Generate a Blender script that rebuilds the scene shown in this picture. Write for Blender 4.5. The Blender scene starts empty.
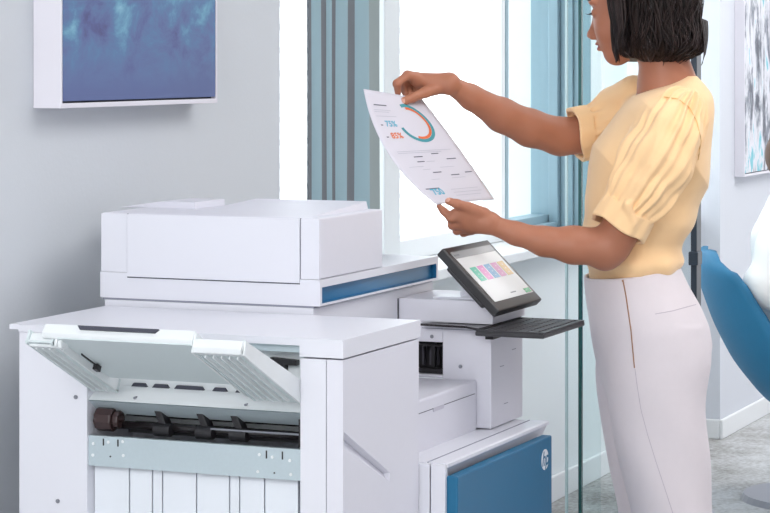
import bpy, bmesh, math, random
import numpy as np
import openvdb
from mathutils import Vector, Matrix

SC = bpy.context.scene
COL = SC.collection
PI = math.pi
random.seed(7)
rng = np.random.default_rng(5)

# ------------------------------------------------------------------ camera
# world axes: x runs along the wall (away to the right), y towards the wall, z up
F = 2427.0            # focal length in px at 770 px width
HOR = 60.0            # horizon row
EYE = 1.45
FX, FY = 0.9222, 0.3868   # camera heading
RX, RY = 0.3868, -0.9222  # camera right
cam_data = bpy.data.cameras.new('camera')
cam = bpy.data.objects.new('camera', cam_data)
COL.objects.link(cam)
cam.location = (0, 0, EYE)
cam.rotation_euler = (PI/2, 0, math.atan2(FY, FX) - PI/2)
cam_data.sensor_width = 36.0
cam_data.lens = 36.0*F/770.0
cam_data.shift_y = -(256.5-HOR)/770.0
cam_data.clip_end = 200
SC.camera = cam

# ------------------------------------------------------------------ light
SC.view_settings.view_transform = 'Standard'
SC.view_settings.look = 'None'
SC.view_settings.gamma = 1.0
SC.view_settings.exposure = 0.22
world = bpy.data.worlds.new('sky'); SC.world = world
world.use_nodes = True
bgn = world.node_tree.nodes['Background']
bgn.inputs[0].default_value = (0.95, 0.975, 1.0, 1)
bgn.inputs[1].default_value = 1.75

def area(name, loc, target, sx, sy, power, color=(1, 1, 1)):
    l = bpy.data.lights.new(name, 'AREA'); l.shape = 'RECTANGLE'
    l.size = sx; l.size_y = sy; l.energy = power; l.color = color
    o = bpy.data.objects.new(name, l); COL.objects.link(o)
    o.location = loc
    d = Vector(target)-Vector(loc)
    o.rotation_euler = d.to_track_quat('-Z', 'Y').to_euler()
    return o

sun = bpy.data.lights.new('sun', 'SUN'); sun.energy = 8.0; sun.angle = math.radians(2)
suno = bpy.data.objects.new('sun', sun); COL.objects.link(suno)
suno.rotation_euler = Vector((0.25, 0.8, -1.25)).to_track_quat('-Z', 'Y').to_euler()
area('key_light', (0.3, 2.0, 2.55), (4.3, 1.9, 0.8), 2.6, 1.3, 78, (1, 0.985, 0.98))  # added soft light up behind the camera, not a fitting of the room
area('overhead_fill', (5.0, 0.2, 2.78), (5.0, 0.6, 0), 3.0, 1.6, 40, (1, 0.975, 0.98))  # added overhead fill for the interior; no such lamp is known

area('far_wall_fill', (9.0, 0.9, 2.78), (9.6, 1.6, 0), 2.2, 1.4, 48, (1, 0.98, 0.98))  # second added fill, brightens the far wall; no lamp known there

# ------------------------------------------------------------------ helpers
def W(px, py, Y):
    """point seen at photo pixel (px,py) at camera distance Y, in world metres"""
    X = (px-385.0)/F*Y
    return Vector((X*RX+Y*FX, X*RY+Y*FY, EYE-(py-HOR)/F*Y))

def Cc(px, py, Y):
    """same point in camera-aligned metres (right, depth, up)"""
    return np.array(((px-385.0)/F*Y, Y, EYE-(py-HOR)/F*Y))

def c2w(p):
    return Vector((p[0]*RX+p[1]*FX, p[0]*RY+p[1]*FY, p[2]))

def on_v(px, v):
    """x coordinate of the point seen in column px on the plane y=v"""
    a = (px-385.0)/F
    return v*(FX+RX*a)/(FY+RY*a)

def on_u(px, u):
    a = (px-385.0)/F
    return u*(FY+RY*a)/(FX+RX*a)

def zat(py, u, v):
    return EYE-(py-HOR)*(u*FX+v*FY)/F

def setp(o, label=None, cat=None, group=None, kind=None):
    if label: o['label'] = label
    if cat: o['category'] = cat
    if group: o['group'] = group
    if kind: o['kind'] = kind
    return o

def thing(name, label, cat, loc=(0, 0, 0), group=None, rotz=0.0):
    o = bpy.data.objects.new(name, None); COL.objects.link(o)
    o.empty_display_size = 0.1
    o.location = loc; o.rotation_euler = (0, 0, rotz)
    return setp(o, label, cat, group)

def root_matrix(p):
    m = Matrix.Identity(4)
    while p is not None:
        m = (Matrix.Translation(p.location) @ p.rotation_euler.to_matrix().to_4x4()) @ m
        p = p.parent
    return m

def obj(name, bm, mat, parent=None, bevel=0.0, smooth=False, seg=2, solid=0.0, subsurf=0):
    """link a bmesh or (verts, faces) given in world coordinates as one mesh object"""
    me = bpy.data.meshes.new(name)
    if isinstance(bm, tuple):
        me.from_pydata([tuple(v) for v in bm[0]], [], [tuple(f) for f in bm[1]])
    else:
        bm.to_mesh(me); bm.free()
    o = bpy.data.objects.new(name, me); COL.objects.link(o)
    if parent is not None:
        me.transform(root_matrix(parent).inverted())
        o.parent = parent
    mats = mat if isinstance(mat, (list, tuple)) else [mat]
    for m in mats: me.materials.append(m)
    if smooth:
        me.polygons.foreach_set('use_smooth', [True]*len(me.polygons))
    if bevel > 0:
        md = o.modifiers.new('b', 'BEVEL'); md.width = bevel; md.segments = seg
        md.limit_method = 'ANGLE'; md.angle_limit = math.radians(40)
        md.harden_normals = False
    if solid:
        md = o.modifiers.new('s', 'SOLIDIFY'); md.thickness = solid; md.offset = 0
    if subsurf:
        md = o.modifiers.new('ss', 'SUBSURF'); md.levels = subsurf; md.render_levels = subsurf
    return o

def struct(name, bm, mat, parent=None, **k):
    o = obj(name, bm, mat, parent, **k)
    if parent is None: o['kind'] = 'structure'
    return o

def bx(bm, u0, u1, v0, v1, z0, z1):
    vs = [bm.verts.new(p) for p in ((u0, v0, z0), (u1, v0, z0), (u1, v1, z0), (u0, v1, z0),
                                    (u0, v0, z1), (u1, v0, z1), (u1, v1, z1), (u0, v1, z1))]
    for f in ((0, 3, 2, 1), (4, 5, 6, 7), (0, 1, 5, 4), (1, 2, 6, 5), (2, 3, 7, 6), (3, 0, 4, 7)):
        bm.faces.new([vs[i] for i in f])
    return vs

def box(*a):
    bm = bmesh.new(); bx(bm, *a); return bm

def boxes(lst):
    bm = bmesh.new()
    for a in lst: bx(bm, *a)
    return bm

def prism(bm, poly, axis, a0, a1):
    """extrude a polygon; axis 'v': poly is (u,z); 'u': poly is (v,z); 'z': poly is (u,v)"""
    def mk(p, a):
        return {'v': (p[0], a, p[1]), 'u': (a, p[0], p[1]), 'z': (p[0], p[1], a)}[axis]
    A = [bm.verts.new(mk(p, a0)) for p in poly]
    B = [bm.verts.new(mk(p, a1)) for p in poly]
    n = len(poly)
    bm.faces.new(A); bm.faces.new(B[::-1])
    for i in range(n):
        bm.faces.new((A[i], B[i], B[(i+1) % n], A[(i+1) % n]))
    bmesh.ops.recalc_face_normals(bm, faces=bm.faces)

def cyl(bm, p0, p1, r0, r1=None, n=24, cap=True):
    if r1 is None: r1 = r0
    p0 = Vector(p0); p1 = Vector(p1)
    d = (p1-p0).normalized()
    a = d.orthogonal().normalized(); b = d.cross(a)
    A = []; B = []
    for i in range(n):
        t = 2*PI*i/n
        o = a*math.cos(t)+b*math.sin(t)
        A.append(bm.verts.new(p0+o*r0)); B.append(bm.verts.new(p1+o*r1))
    for i in range(n):
        bm.faces.new((A[i], A[(i+1) % n], B[(i+1) % n], B[i]))
    if cap:
        bm.faces.new(A[::-1]); bm.faces.new(B)

def tube(bm, pts, rad, n=6):
    rings = []
    pts = [Vector(p) for p in pts]
    m = len(pts)
    ref = None
    for i, p in enumerate(pts):
        d = (pts[min(i+1, m-1)]-pts[max(i-1, 0)]).normalized()
        if ref is None: ref = d.orthogonal().normalized()
        a = (ref-d*ref.dot(d)).normalized(); ref = a
        b = d.cross(a)
        r = rad[i] if hasattr(rad, '__len__') else rad
        rings.append([bm.verts.new(p+(a*math.cos(2*PI*k/n)+b*math.sin(2*PI*k/n))*r) for k in range(n)])
    for i in range(m-1):
        for k in range(n):
            bm.faces.new((rings[i][k], rings[i][(k+1) % n], rings[i+1][(k+1) % n], rings[i+1][k]))
    bm.faces.new(rings[0][::-1]); bm.faces.new(rings[-1])

# ------------------------------------------------------------------ materials
def lin(c):
    return tuple(((x/255.0)/12.92 if x/255.0 <= 0.04045 else ((x/255.0+0.055)/1.055)**2.4) for x in c)

MATS = {}
def mat(name, rgb, rough=0.5, metal=0.0, noise=0.0, nscale=40.0, bump=0.0, bscale=200.0, trans=0.0,
        emit=None, estr=0.0, spec=0.5, sss=0.0, sheen=0.0, srgb=True):
    if name in MATS: return MATS[name]
    m = bpy.data.materials.new(name); m.use_nodes = True
    nt = m.node_tree; p = nt.nodes['Principled BSDF']
    c = lin(rgb) if srgb else rgb
    p.inputs['Base Color'].default_value = (*c, 1)
    p.inputs['Roughness'].default_value = rough
    p.inputs['Metallic'].default_value = metal
    p.inputs['Specular IOR Level'].default_value = spec
    p.inputs['Transmission Weight'].default_value = trans
    p.inputs['Sheen Weight'].default_value = sheen
    if sss:
        p.inputs['Subsurface Weight'].default_value = sss
        p.inputs['Subsurface Radius'].default_value = (0.012, 0.004, 0.002)
        p.inputs['Subsurface Scale'].default_value = 1.0
    if emit:
        p.inputs['Emission Color'].default_value = (*lin(emit), 1)
        p.inputs['Emission Strength'].default_value = estr
    tc = nt.nodes.new('ShaderNodeTexCoord')
    if noise:
        n = nt.nodes.new('ShaderNodeTexNoise'); n.inputs['Scale'].default_value = nscale
        n.inputs['Detail'].default_value = 5
        nt.links.new(tc.outputs['Object'], n.inputs['Vector'])
        mx = nt.nodes.new('ShaderNodeMix'); mx.data_type = 'RGBA'
        mx.inputs['A'].default_value = (*[x*(1-noise) for x in c], 1)
        mx.inputs['B'].default_value = (*[min(1, x*(1+noise)) for x in c], 1)
        nt.links.new(n.outputs['Fac'], mx.inputs['Factor'])
        nt.links.new(mx.outputs['Result'], p.inputs['Base Color'])
    if bump:
        n = nt.nodes.new('ShaderNodeTexNoise'); n.inputs['Scale'].default_value = bscale
        n.inputs['Detail'].default_value = 4
        nt.links.new(tc.outputs['Object'], n.inputs['Vector'])
        b = nt.nodes.new('ShaderNodeBump'); b.inputs['Strength'].default_value = bump
        b.inputs['Distance'].default_value = 0.002
        nt.links.new(n.outputs['Fac'], b.inputs['Height'])
        nt.links.new(b.outputs['Normal'], p.inputs['Normal'])
    MATS[name] = m
    return m

def glass_mat(name, tint=(0.97, 0.99, 0.995), refl=0.06):
    m = bpy.data.materials.new(name); m.use_nodes = True
    nt = m.node_tree; nt.nodes.remove(nt.nodes['Principled BSDF'])
    out = nt.nodes['Material Output']
    t = nt.nodes.new('ShaderNodeBsdfTransparent'); t.inputs[0].default_value = (*tint, 1)
    g = nt.nodes.new('ShaderNodeBsdfGlossy'); g.inputs['Roughness'].default_value = 0.02
    lw = nt.nodes.new('ShaderNodeLayerWeight'); lw.inputs['Blend'].default_value = 0.5
    pw = nt.nodes.new('ShaderNodeMath'); pw.operation = 'POWER'; pw.inputs[1].default_value = 5.0
    ml = nt.nodes.new('ShaderNodeMath'); ml.operation = 'MULTIPLY_ADD'; ml.inputs[1].default_value = refl*4; ml.inputs[2].default_value = 0.02
    mx = nt.nodes.new('ShaderNodeMixShader')
    nt.links.new(lw.outputs['Facing'], pw.inputs[0]); nt.links.new(pw.outputs[0], ml.inputs[0])
    nt.links.new(ml.outputs[0], mx.inputs[0])
    nt.links.new(t.outputs[0], mx.inputs[1]); nt.links.new(g.outputs[0], mx.inputs[2])
    nt.links.new(mx.outputs[0], out.inputs[0])
    return m

M_wall = mat('wall_paint', (208, 213, 218), 0.75, bump=0.15, bscale=120, noise=0.02, nscale=3)
M_wall2 = mat('wall_paint_far', (214, 218, 226), 0.75, bump=0.15, bscale=120)
M_wallw = mat('window_wall_paint', (234, 240, 242), 0.6)
M_ceil = mat('ceiling_paint', (240, 240, 240), 0.8)
M_trim = mat('trim_white', (235, 238, 240), 0.4)
M_winw = mat('window_frame_white', (236, 240, 242), 0.35)
M_winb = mat('window_frame_blue_grey', (140, 168, 180), 0.35)
M_glass = glass_mat('window_glass')
M_pglass = glass_mat('partition_glass', (0.955, 0.985, 0.985), 0.05)
M_gedge = mat('glass_edge_green', (28, 74, 74), 0.2)
M_gedge2 = mat('glass_edge_pale', (186, 208, 212), 0.2)
M_post = mat('post_dark', (38, 48, 60), 0.4)
M_plastic = mat('printer_white', (226, 226, 235), 0.42, bump=0.05, bscale=900, noise=0.01, nscale=60)
M_plastic2 = mat('printer_white_smooth', (228, 229, 237), 0.35)
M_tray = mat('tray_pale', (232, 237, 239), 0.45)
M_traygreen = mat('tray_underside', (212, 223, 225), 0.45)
M_metal = mat('zinc_sheet', (192, 206, 212), 0.42, metal=0.25, noise=0.04, nscale=200)
M_black = mat('black_rubber', (28, 26, 30), 0.45)
M_shaft = mat('black_plastic', (34, 30, 32), 0.25)
M_seam = mat('seam_dark', (70, 72, 84), 0.7)
M_seaml = mat('seam_light', (150, 152, 166), 0.7)
M_blue = mat('panel_blue', (16, 104, 144), 0.38, noise=0.03, nscale=300)
M_blued = mat('recess_blue', (26, 112, 160), 0.4)
M_dark = mat('charcoal_plastic', (52, 52, 55), 0.45, bump=0.1, bscale=600)
M_bezel = mat('tablet_bezel', (44, 44, 46), 0.4)
M_screw = mat('screw_grey', (150, 152, 160), 0.3, metal=0.6)
M_paper = mat('paper_white', (214, 212, 222), 0.7)
M_skin = mat('skin', (176, 117, 91), 0.46, noise=0.06, nscale=25, sss=0.12, bump=0.08, bscale=500, spec=0.35)
M_lip = mat('lips', (150, 72, 70), 0.4, sss=0.1)
M_nail = mat('nails', (214, 160, 140), 0.3)
M_brow = mat('brow_hair', (38, 24, 22), 0.6)
M_blouse = mat('yellow_linen', (253, 211, 160), 0.85, noise=0.04, nscale=30, bump=0.25, bscale=700, sheen=0.2)
M_pants = mat('pale_trouser_cloth', (220, 212, 216), 0.9, noise=0.02, nscale=60, bump=0.2, bscale=900, sheen=0.15)
M_zip = mat('zip_brown', (150, 110, 84), 0.4, metal=0.4)
M_seat = mat('chair_blue', (40, 122, 164), 0.6, noise=0.05, nscale=60, bump=0.2, bscale=400)
M_shirt = mat('white_shirt', (248, 248, 246), 0.9)
M_grey = mat('grey_trousers', (110, 112, 118), 0.9)
M_shoe = mat('shoe_leather', (196, 170, 150), 0.4)

def hair_mat():
    m = bpy.data.materials.new('dark_hair'); m.use_nodes = True
    nt = m.node_tree; p = nt.nodes['Principled BSDF']
    tc = nt.nodes.new('ShaderNodeTexCoord'); mp = nt.nodes.new('ShaderNodeMapping')
    mp.inputs['Scale'].default_value = (90, 90, 8)
    n = nt.nodes.new('ShaderNodeTexNoise'); n.inputs['Scale'].default_value = 1.6; n.inputs['Detail'].default_value = 6
    r = nt.nodes.new('ShaderNodeValToRGB')
    r.color_ramp.elements[0].position = 0.35; r.color_ramp.elements[0].color = (0.006, 0.004, 0.004, 1)
    r.color_ramp.elements[1].position = 0.75; r.color_ramp.elements[1].color = (0.045, 0.027, 0.024, 1)
    b = nt.nodes.new('ShaderNodeBump'); b.inputs['Strength'].default_value = 0.5; b.inputs['Distance'].default_value = 0.003
    nt.links.new(tc.outputs['Object'], mp.inputs[0]); nt.links.new(mp.outputs[0], n.inputs['Vector'])
    nt.links.new(n.outputs['Fac'], r.inputs[0]); nt.links.new(r.outputs[0], p.inputs['Base Color'])
    nt.links.new(n.outputs['Fac'], b.inputs['Height']); nt.links.new(b.outputs[0], p.inputs['Normal'])
    p.inputs['Roughness'].default_value = 0.45
    p.inputs['Specular IOR Level'].default_value = 0.25
    return m
M_hair = hair_mat()

def carpet_mat():
    m = bpy.data.materials.new('grey_carpet'); m.use_nodes = True
    nt = m.node_tree; p = nt.nodes['Principled BSDF']
    tc = nt.nodes.new('ShaderNodeTexCoord')
    n = nt.nodes.new('ShaderNodeTexNoise'); n.inputs['Scale'].default_value = 2.2; n.inputs['Detail'].default_value = 8
    n.inputs['Roughness'].default_value = 0.7
    n2 = nt.nodes.new('ShaderNodeTexNoise'); n2.inputs['Scale'].default_value = 60; n2.inputs['Detail'].default_value = 3
    ad = nt.nodes.new('ShaderNodeMath'); ad.operation = 'MULTIPLY_ADD'; ad.inputs[1].default_value = 0.45
    r = nt.nodes.new('ShaderNodeValToRGB')
    r.color_ramp.elements[0].position = 0.55; r.color_ramp.elements[0].color = (*lin((140, 138, 134)), 1)
    r.color_ramp.elements[1].position = 0.85; r.color_ramp.elements[1].color = (*lin((202, 204, 206)), 1)
    for t in (n, n2): nt.links.new(tc.outputs['Object'], t.inputs['Vector'])
    nt.links.new(n2.outputs['Fac'], ad.inputs[0]); nt.links.new(n.outputs['Fac'], ad.inputs[2])
    nt.links.new(ad.outputs[0], r.inputs[0]); nt.links.new(r.outputs[0], p.inputs['Base Color'])
    p.inputs['Roughness'].default_value = 0.95
    b = nt.nodes.new('ShaderNodeBump'); b.inputs['Strength'].default_value = 0.5; b.inputs['Distance'].default_value = 0.004
    nt.links.new(n2.outputs['Fac'], b.inputs['Height']); nt.links.new(b.outputs[0], p.inputs['Normal'])
    return m
M_carpet = carpet_mat()

def ramp_art(name, scale, stops, distort=1.0, ns=1.5, streak=None):
    m = bpy.data.materials.new(name); m.use_nodes = True
    nt = m.node_tree; p = nt.nodes['Principled BSDF']
    tc = nt.nodes.new('ShaderNodeTexCoord'); mp = nt.nodes.new('ShaderNodeMapping')
    mp.inputs['Scale'].default_value = scale
    n = nt.nodes.new('ShaderNodeTexNoise'); n.inputs['Scale'].default_value = ns; n.inputs['Detail'].default_value = 9
    n.inputs['Roughness'].default_value = 0.62; n.inputs['Distortion'].default_value = distort
    r = nt.nodes.new('ShaderNodeValToRGB')
    el = r.color_ramp.elements
    el[0].position, el[0].color = stops[0][0], (*lin(stops[0][1]), 1)
    el[1].position, el[1].color = stops[-1][0], (*lin(stops[-1][1]), 1)
    for s in stops[1:-1]:
        e = el.new(s[0]); e.color = (*lin(s[1]), 1)
    nt.links.new(tc.outputs['Object'], mp.inputs[0]); nt.links.new(mp.outputs[0], n.inputs['Vector'])
    last = n.outputs['Fac']
    if streak:
        # paint thins out to an even blue towards the canvas foot: fade noise amplitude and level with height
        sp = nt.nodes.new('ShaderNodeSeparateXYZ'); nt.links.new(tc.outputs['Object'], sp.inputs[0])
        mr = nt.nodes.new('ShaderNodeMapRange')
        mr.inputs['From Min'].default_value = streak[0]; mr.inputs['From Max'].default_value = streak[1]
        nt.links.new(sp.outputs['Z'], mr.inputs['Value'])
        mx = nt.nodes.new('ShaderNodeMix')
        mx.inputs['A'].default_value = streak[2]
        nt.links.new(mr.outputs[0], mx.inputs['Factor']); nt.links.new(last, mx.inputs['B'])
        last = mx.outputs['Result']
    nt.links.new(last, r.inputs[0]); nt.links.new(r.outputs[0], p.inputs['Base Color'])
    p.inputs['Roughness'].default_value = 0.6
    return m
M_art = ramp_art('blue_abstract_paint', (1, 3.4, 1.5), ((0.30, (66, 58, 104)), (0.42, (84, 94, 144)), (0.48, (90, 110, 156)), (0.55, (86, 122, 164)), (0.62, (100, 152, 182)), (0.74, (140, 190, 208))), 0.35, 7.0, streak=(0.03, 0.15, 0.45))
M_art2 = ramp_art('teal_grey_abstract_paint', (3, 3, 1.2), ((0.38, (70, 74, 90)), (0.45, (140, 146, 158)), (0.50, (206, 208, 216)), (0.57, (222, 222, 230)), (0.63, (110, 190, 204))), 0.3, 4.0)

# ------------------------------------------------------------------ room
VW = 2.43      # plane of the printed wall faces
VR = 2.58      # plane of the window wall
VP = 2.72      # plane of the panes
UL = on_v(280, VW)
UR = 9.06
struct('floor', box(-1.5, 12.5, -6.0, 2.9, -0.1, 0), M_carpet)
struct('ceiling', box(-1.5, 12.5, -6.0, 2.95, 2.9, 3.05), M_ceil)
struct('wall_left', box(-1.5, UL, VW, 2.95, 0, 2.9), M_wall)
struct('sky_block_wall', box(-1.5, 12.5, -2.6, -2.5, 0, 2.9), mat('sky_block_grey', (196, 194, 202), 0.8))  # unseen wall added to cut sky light on the printer's right-hand faces
struct('wall_right', box(UR, 12.5, 2.41, 2.95, 0, 2.9), M_wall2)
SILL = 0.86
UJ = 7.93      # right reveal of the framed window
struct('wall_window', boxes([(UL+0.0005, UR-0.0005, VR, 2.95, 0, SILL-0.03), (UJ, UJ+0.19, VR+0.0005, 2.95, SILL-0.03, 2.9)]), M_wallw)
struct('trim_1', box(UL+0.001, UR-0.001, 2.5, VP+0.02, SILL-0.03, SILL), M_trim, bevel=0.004)
struct('baseboard_left', box(-1.4, UL-0.001, VW-0.014, VW-0.0005, 0, 0.075), M_trim, bevel=0.004)
struct('baseboard_right', boxes([(UR-0.012, 12.0, 2.396, 2.4095, 0, 0.075), (UR-0.012, UR-0.0005, 2.4096, VR-0.001, 0, 0.075)]), M_trim, bevel=0.004)
struct('baseboard_window', box(UL+0.002, UR-0.014, VR-0.014, VR-0.0005, 0, 0.085), M_trim, bevel=0.004)

def window(name, u0, u1, fw, fmat, z0=SILL+0.001, z1=2.75, jamb=None, extra=()):
    fr = boxes([(u0, u0+fw, VP-0.02, VP+0.05, z0, z1), (u1-fw, u1, VP-0.02, VP+0.05, z0, z1),
                (u0+fw, u1-fw, VP-0.02, VP+0.05, z0, z0+0.06), (u0+fw, u1-fw, VP-0.02, VP+0.05, z1-0.06, z1)] + list(extra))
    r = struct(name, fr, fmat, bevel=0.003)
    struct('window_pane', box(u0+fw, u1-fw, VP+0.01, VP+0.016, z0+0.06, z1-0.06), M_glass, r)
    return r
um = on_v(499.5, VP)
window('window_1', UL+0.002, um, 0.03, M_winw)
struct('trim_2', box(on_v(378, 2.66), on_v(394, 2.66), 2.64, VP-0.021, SILL+0.001, 2.75), mat('mullion_pale', (228, 232, 234), 0.4), bevel=0.003)
bl = 0.065
w2 = window('window_2', um+0.004, UJ-0.002, 0.03, M_winb,
    extra=[(UJ-0.05, UJ-0.002, VP-0.055, VP-0.021, SILL+0.001, 2.75), (UJ-0.026, UJ-0.002, VP-0.10, VP-0.056, SILL+0.001, 2.75),
           (UJ-0.014, UJ-0.002, 2.56, VP-0.101, SILL+0.001, 2.75),
           (um+0.035, UJ-0.051, VP-0.055, VP-0.021, SILL+0.001, SILL+0.036), (um+0.035, UJ-0.027, VP-0.10, VP-0.056, SILL+0.001, SILL+0.016)])
window('window_3', UJ+0.192, UR-0.002, 0.03, M_winw)

# neighbouring house outside with clapboards
hb = bmesh.new()
zz = -0.5
while zz < 6.0:
    prism(hb, [(6.5, zz), (6.47, zz), (6.5, zz+0.142)], 'u', 4.0, 26.0)
    zz += 0.145
bx(hb, 4.0, 26.0, 6.5, 6.7, -0.5, 6.0)
ho = obj('house', hb, mat('clapboard_white', (244, 247, 250), 0.7))
setp(ho, 'white clapboard house wall seen outside through the windows', 'building')
gb = box(-10, 40, 3.2, 30, -0.7, -0.5)
setp(obj('paved_yard', gb, mat('paving_pale', (206, 208, 206), 0.9)), kind='structure')

# curtain, stacked in folds at the left side of the window
def curtain():
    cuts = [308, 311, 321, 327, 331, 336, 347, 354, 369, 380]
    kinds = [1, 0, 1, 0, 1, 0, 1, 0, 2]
    U = [on_v(p, 2.46) for p in cuts]
    us = []; kk_ = []
    for i, k in enumerate(kinds):
        n = max(3, int((U[i+1]-U[i])/0.006))
        for j in range(n): us.append(U[i]+(U[i+1]-U[i])*j/n); kk_.append((k, j/n, U[i+1]-U[i]))
    us.append(U[-1]); kk_.append((kinds[-1], 1.0, 0.05))
    vs = []; fs = []; mi = []
    m = 16
    for j in range(m+1):
        z = 0.03+(2.86-0.03)*j/m
        for u, (k, t, w) in zip(us, kk_):
            # blue bands bulge into the room; fold shade is painted into the dark bands
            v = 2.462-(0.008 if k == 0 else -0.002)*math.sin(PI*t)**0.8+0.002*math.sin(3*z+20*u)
            vs.append((u, v, z))
    n1 = len(us)
    for j in range(m):
        for i in range(n1-1):
            a = j*n1+i
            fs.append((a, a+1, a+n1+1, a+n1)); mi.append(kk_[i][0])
    c = obj('curtain', (vs, fs), [mat('curtain_blue', (150, 178, 188), 0.85, bump=0.2, bscale=300), mat('curtain_fold_shade', (112, 118, 124), 0.85, bump=0.2, bscale=300),
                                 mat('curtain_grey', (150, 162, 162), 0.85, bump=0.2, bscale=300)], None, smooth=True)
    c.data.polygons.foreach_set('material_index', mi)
    md = c.modifiers.new('s', 'SOLIDIFY'); md.thickness = 0.005; md.offset = 0
    setp(c, 'blue-grey curtain with fold shade painted as darker vertical bands at the left edge of the window', 'curtain')
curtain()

# glass partition beside the woman: two frameless leaves and a dark post
UG = 6.9
def vglass(px, u): return on_u(px, u)
g = thing('glass_partition', 'tall frameless glass partition with a dark post behind the standing woman', 'partition', (UG, 2.1, 0))
obj('glass_leaf', box(UG, UG+0.01, vglass(693, UG), vglass(581, UG), 0.01, 2.88), M_pglass, g)
obj('leaf_edge', box(UG-0.001, UG+0.011, vglass(581.6, UG), vglass(581.6, UG)+0.010, 0.01, 2.88), M_gedge, g)
obj('post', box(UG-0.02, UG+0.03, vglass(698.5, UG), vglass(692.5, UG), 0.001, 2.899), M_post, g, bevel=0.002)
obj('hinge', box(UG-0.03, UG+0.02, vglass(700.5, UG), vglass(691, UG), zat(258, UG, 1.9)-0.02, zat(258, UG, 1.9)+0.02), M_post, g, bevel=0.003)
g2 = thing('glass_door', 'narrow clear glass leaf with a pale edge between the window and the partition', 'door', (UG+0.1, 2.3, 0))
obj('glass_leaf', box(UG+0.1, UG+0.11, vglass(600, UG+0.1), vglass(567, UG+0.1), 0.01, 2.88), M_pglass, g2)
obj('leaf_edge', box(UG+0.099, UG+0.111, vglass(567, UG+0.1), vglass(567, UG+0.1)+0.006, 0.01, 2.88), M_gedge2, g2)

# ------------------------------------------------------------------ paintings
def painting(name, label, u0, u1, vback, thick, z0, z1, art, lip=0.006):
    r = thing(name, label, 'painting', (u0, vback, z0))
    vf = vback-thick
    fr = boxes([(u0, u0+lip, vf, vback, z0, z1), (u1-lip, u1, vf, vback, z0, z1),
                (u0+lip, u1-lip, vf, vback, z0, z0+lip*1.6), (u0+lip, u1-lip, vf, vback, z1-lip, z1),
                (u0+lip, u1-lip, vback-0.012, vback-0.001, z0+lip*1.6, z1-lip)])
    obj('frame', fr, mat('canvas_edge', (228, 226, 234), 0.7), r, bevel=0.001)
    obj('gap', box(u0+lip, u1-lip, vf+0.012, vf+0.016, z0+lip*1.6, z1-lip), M_seam, r)
    obj('canvas', box(u0+lip+0.003, u1-lip-0.003, vf+0.001, vf+0.011, z0+lip*1.6+0.004, z1-lip-0.003), art, r)
    return r
vf = VW-0.062
ua, ub = on_v(61, vf), on_v(217.5, vf)
painting('painting', 'large blue and teal abstract canvas with deep white edges on the left wall', ua, ub, VW-0.0005, 0.0615, zat(108.5, ua, vf), 2.1, M_art)
vf2 = 2.41-0.04
ua2 = on_v(744.5, vf2)
painting('painting', 'pale grey and turquoise abstract canvas on the far wall behind the seated person', ua2, ua2+0.85, 2.4095, 0.0395, zat(177, ua2, vf2), 2.1, M_art2)

# ------------------------------------------------------------------ finisher
UF = 3.735; VF0 = 1.643
v_r = on_u(300, UF+0.0); v_s = on_u(326, UF); v_l = on_u(87, UF); v_le = on_u(19, UF); v_lid = on_u(9.5, UF)
UE = 4.075
fin = thing('finisher', 'white paper finisher unit with an open inner tray, docked at the left of the printer', 'printer finisher', (3.9, 1.95, 0))
# front cover with the slanting groove cut in as an angled recess
gz0, gz1 = zat(432, UF, VF0), zat(449, UF, VF0)
ug1 = on_v(390, VF0)
gA = (UF+0.0, gz0+0.0); gB = (UF+0.0, gz1); gC = (ug1, zat(482, ug1, VF0)); gD = (ug1, zat(472.5, ug1, VF0))
fb = bmesh.new()
def face_with_groove(bm):
    v0, v1 = VF0, VF0+0.030
    zb, zt = 0.03, 0.945
    def P(u, z, v=v0): return bm.verts.new((u, v, z))
    a = P(UF, zb); b = P(UE, zb); c = P(UE, zt); d = P(UF, zt)
    g1 = P(UF+0.003, gA[1]); g2 = P(UF+0.003, gB[1]); g3 = P(*gC); g4 = P(*gD)
    bm.faces.new((a, b, g3, g2)); bm.faces.new((b, c, g4, g3)); bm.faces.new((c, d, g1, g4)); bm.faces.new((d, a, g2, g1))
    h1 = P(UF+0.005, gA[1]-0.005, v0+0.014); h2 = P(UF+0.005, gB[1]+0.001, v0+0.006); h3 = P(gC[0]-0.004, gC[1]+0.001, v0+0.004); h4 = P(gD[0]-0.004, gD[1]-0.002, v0+0.010)
    bm.faces.new((g1, g4, h4, h1)); bm.faces.new((g4, g3, h3, h4)); bm.faces.new((g3, g2, h2, h3)); bm.faces.new((h1, h4, h3, h2)); bm.faces.new((g1, h1, h2, g2))
    a1 = P(UF, zb, v1); b1 = P(UE, zb, v1); c1 = P(UE, zt, v1); d1 = P(UF, zt, v1)
    bm.faces.new((a1, d1, c1, b1)); bm.faces.new((b, b1, c1, c)); bm.faces.new((c, c1, d1, d)); bm.faces.new((a, a1, b1, b)); bm.faces.new((a, d, d1, a1))
    bmesh.ops.recalc_face_normals(bm, faces=bm.faces)
face_with_groove(fb)
obj('front_cover', fb, M_plastic, fin)
obj('casing', boxes([(UF, UE, v_s, v_r, 0.03, 0.945), (UF, UE, v_l, v_le, 0.03, 0.966), (3.90, UE, v_r, v_l, 0.03, 0.945)]), M_plastic2, fin, bevel=0.0015)
obj('seam', box(UF+0.002, UE, VF0+0.0302, v_s-0.0002, 0.03, 0.945), M_seam, fin)
obj('lid', boxes([(UF-0.002, UE+0.006, VF0-0.001, v_r, 0.948, 0.979), (UF-0.002, UE+0.006, v_r, v_l+0.01, 0.9665, 0.979),
                  (UF-0.002, UE+0.006, v_l+0.01, v_le, 0.9665, 0.979), (UF+0.0, UE+0.006, v_le, v_lid, 0.970, 0.979)]), M_plastic2, fin)
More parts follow.
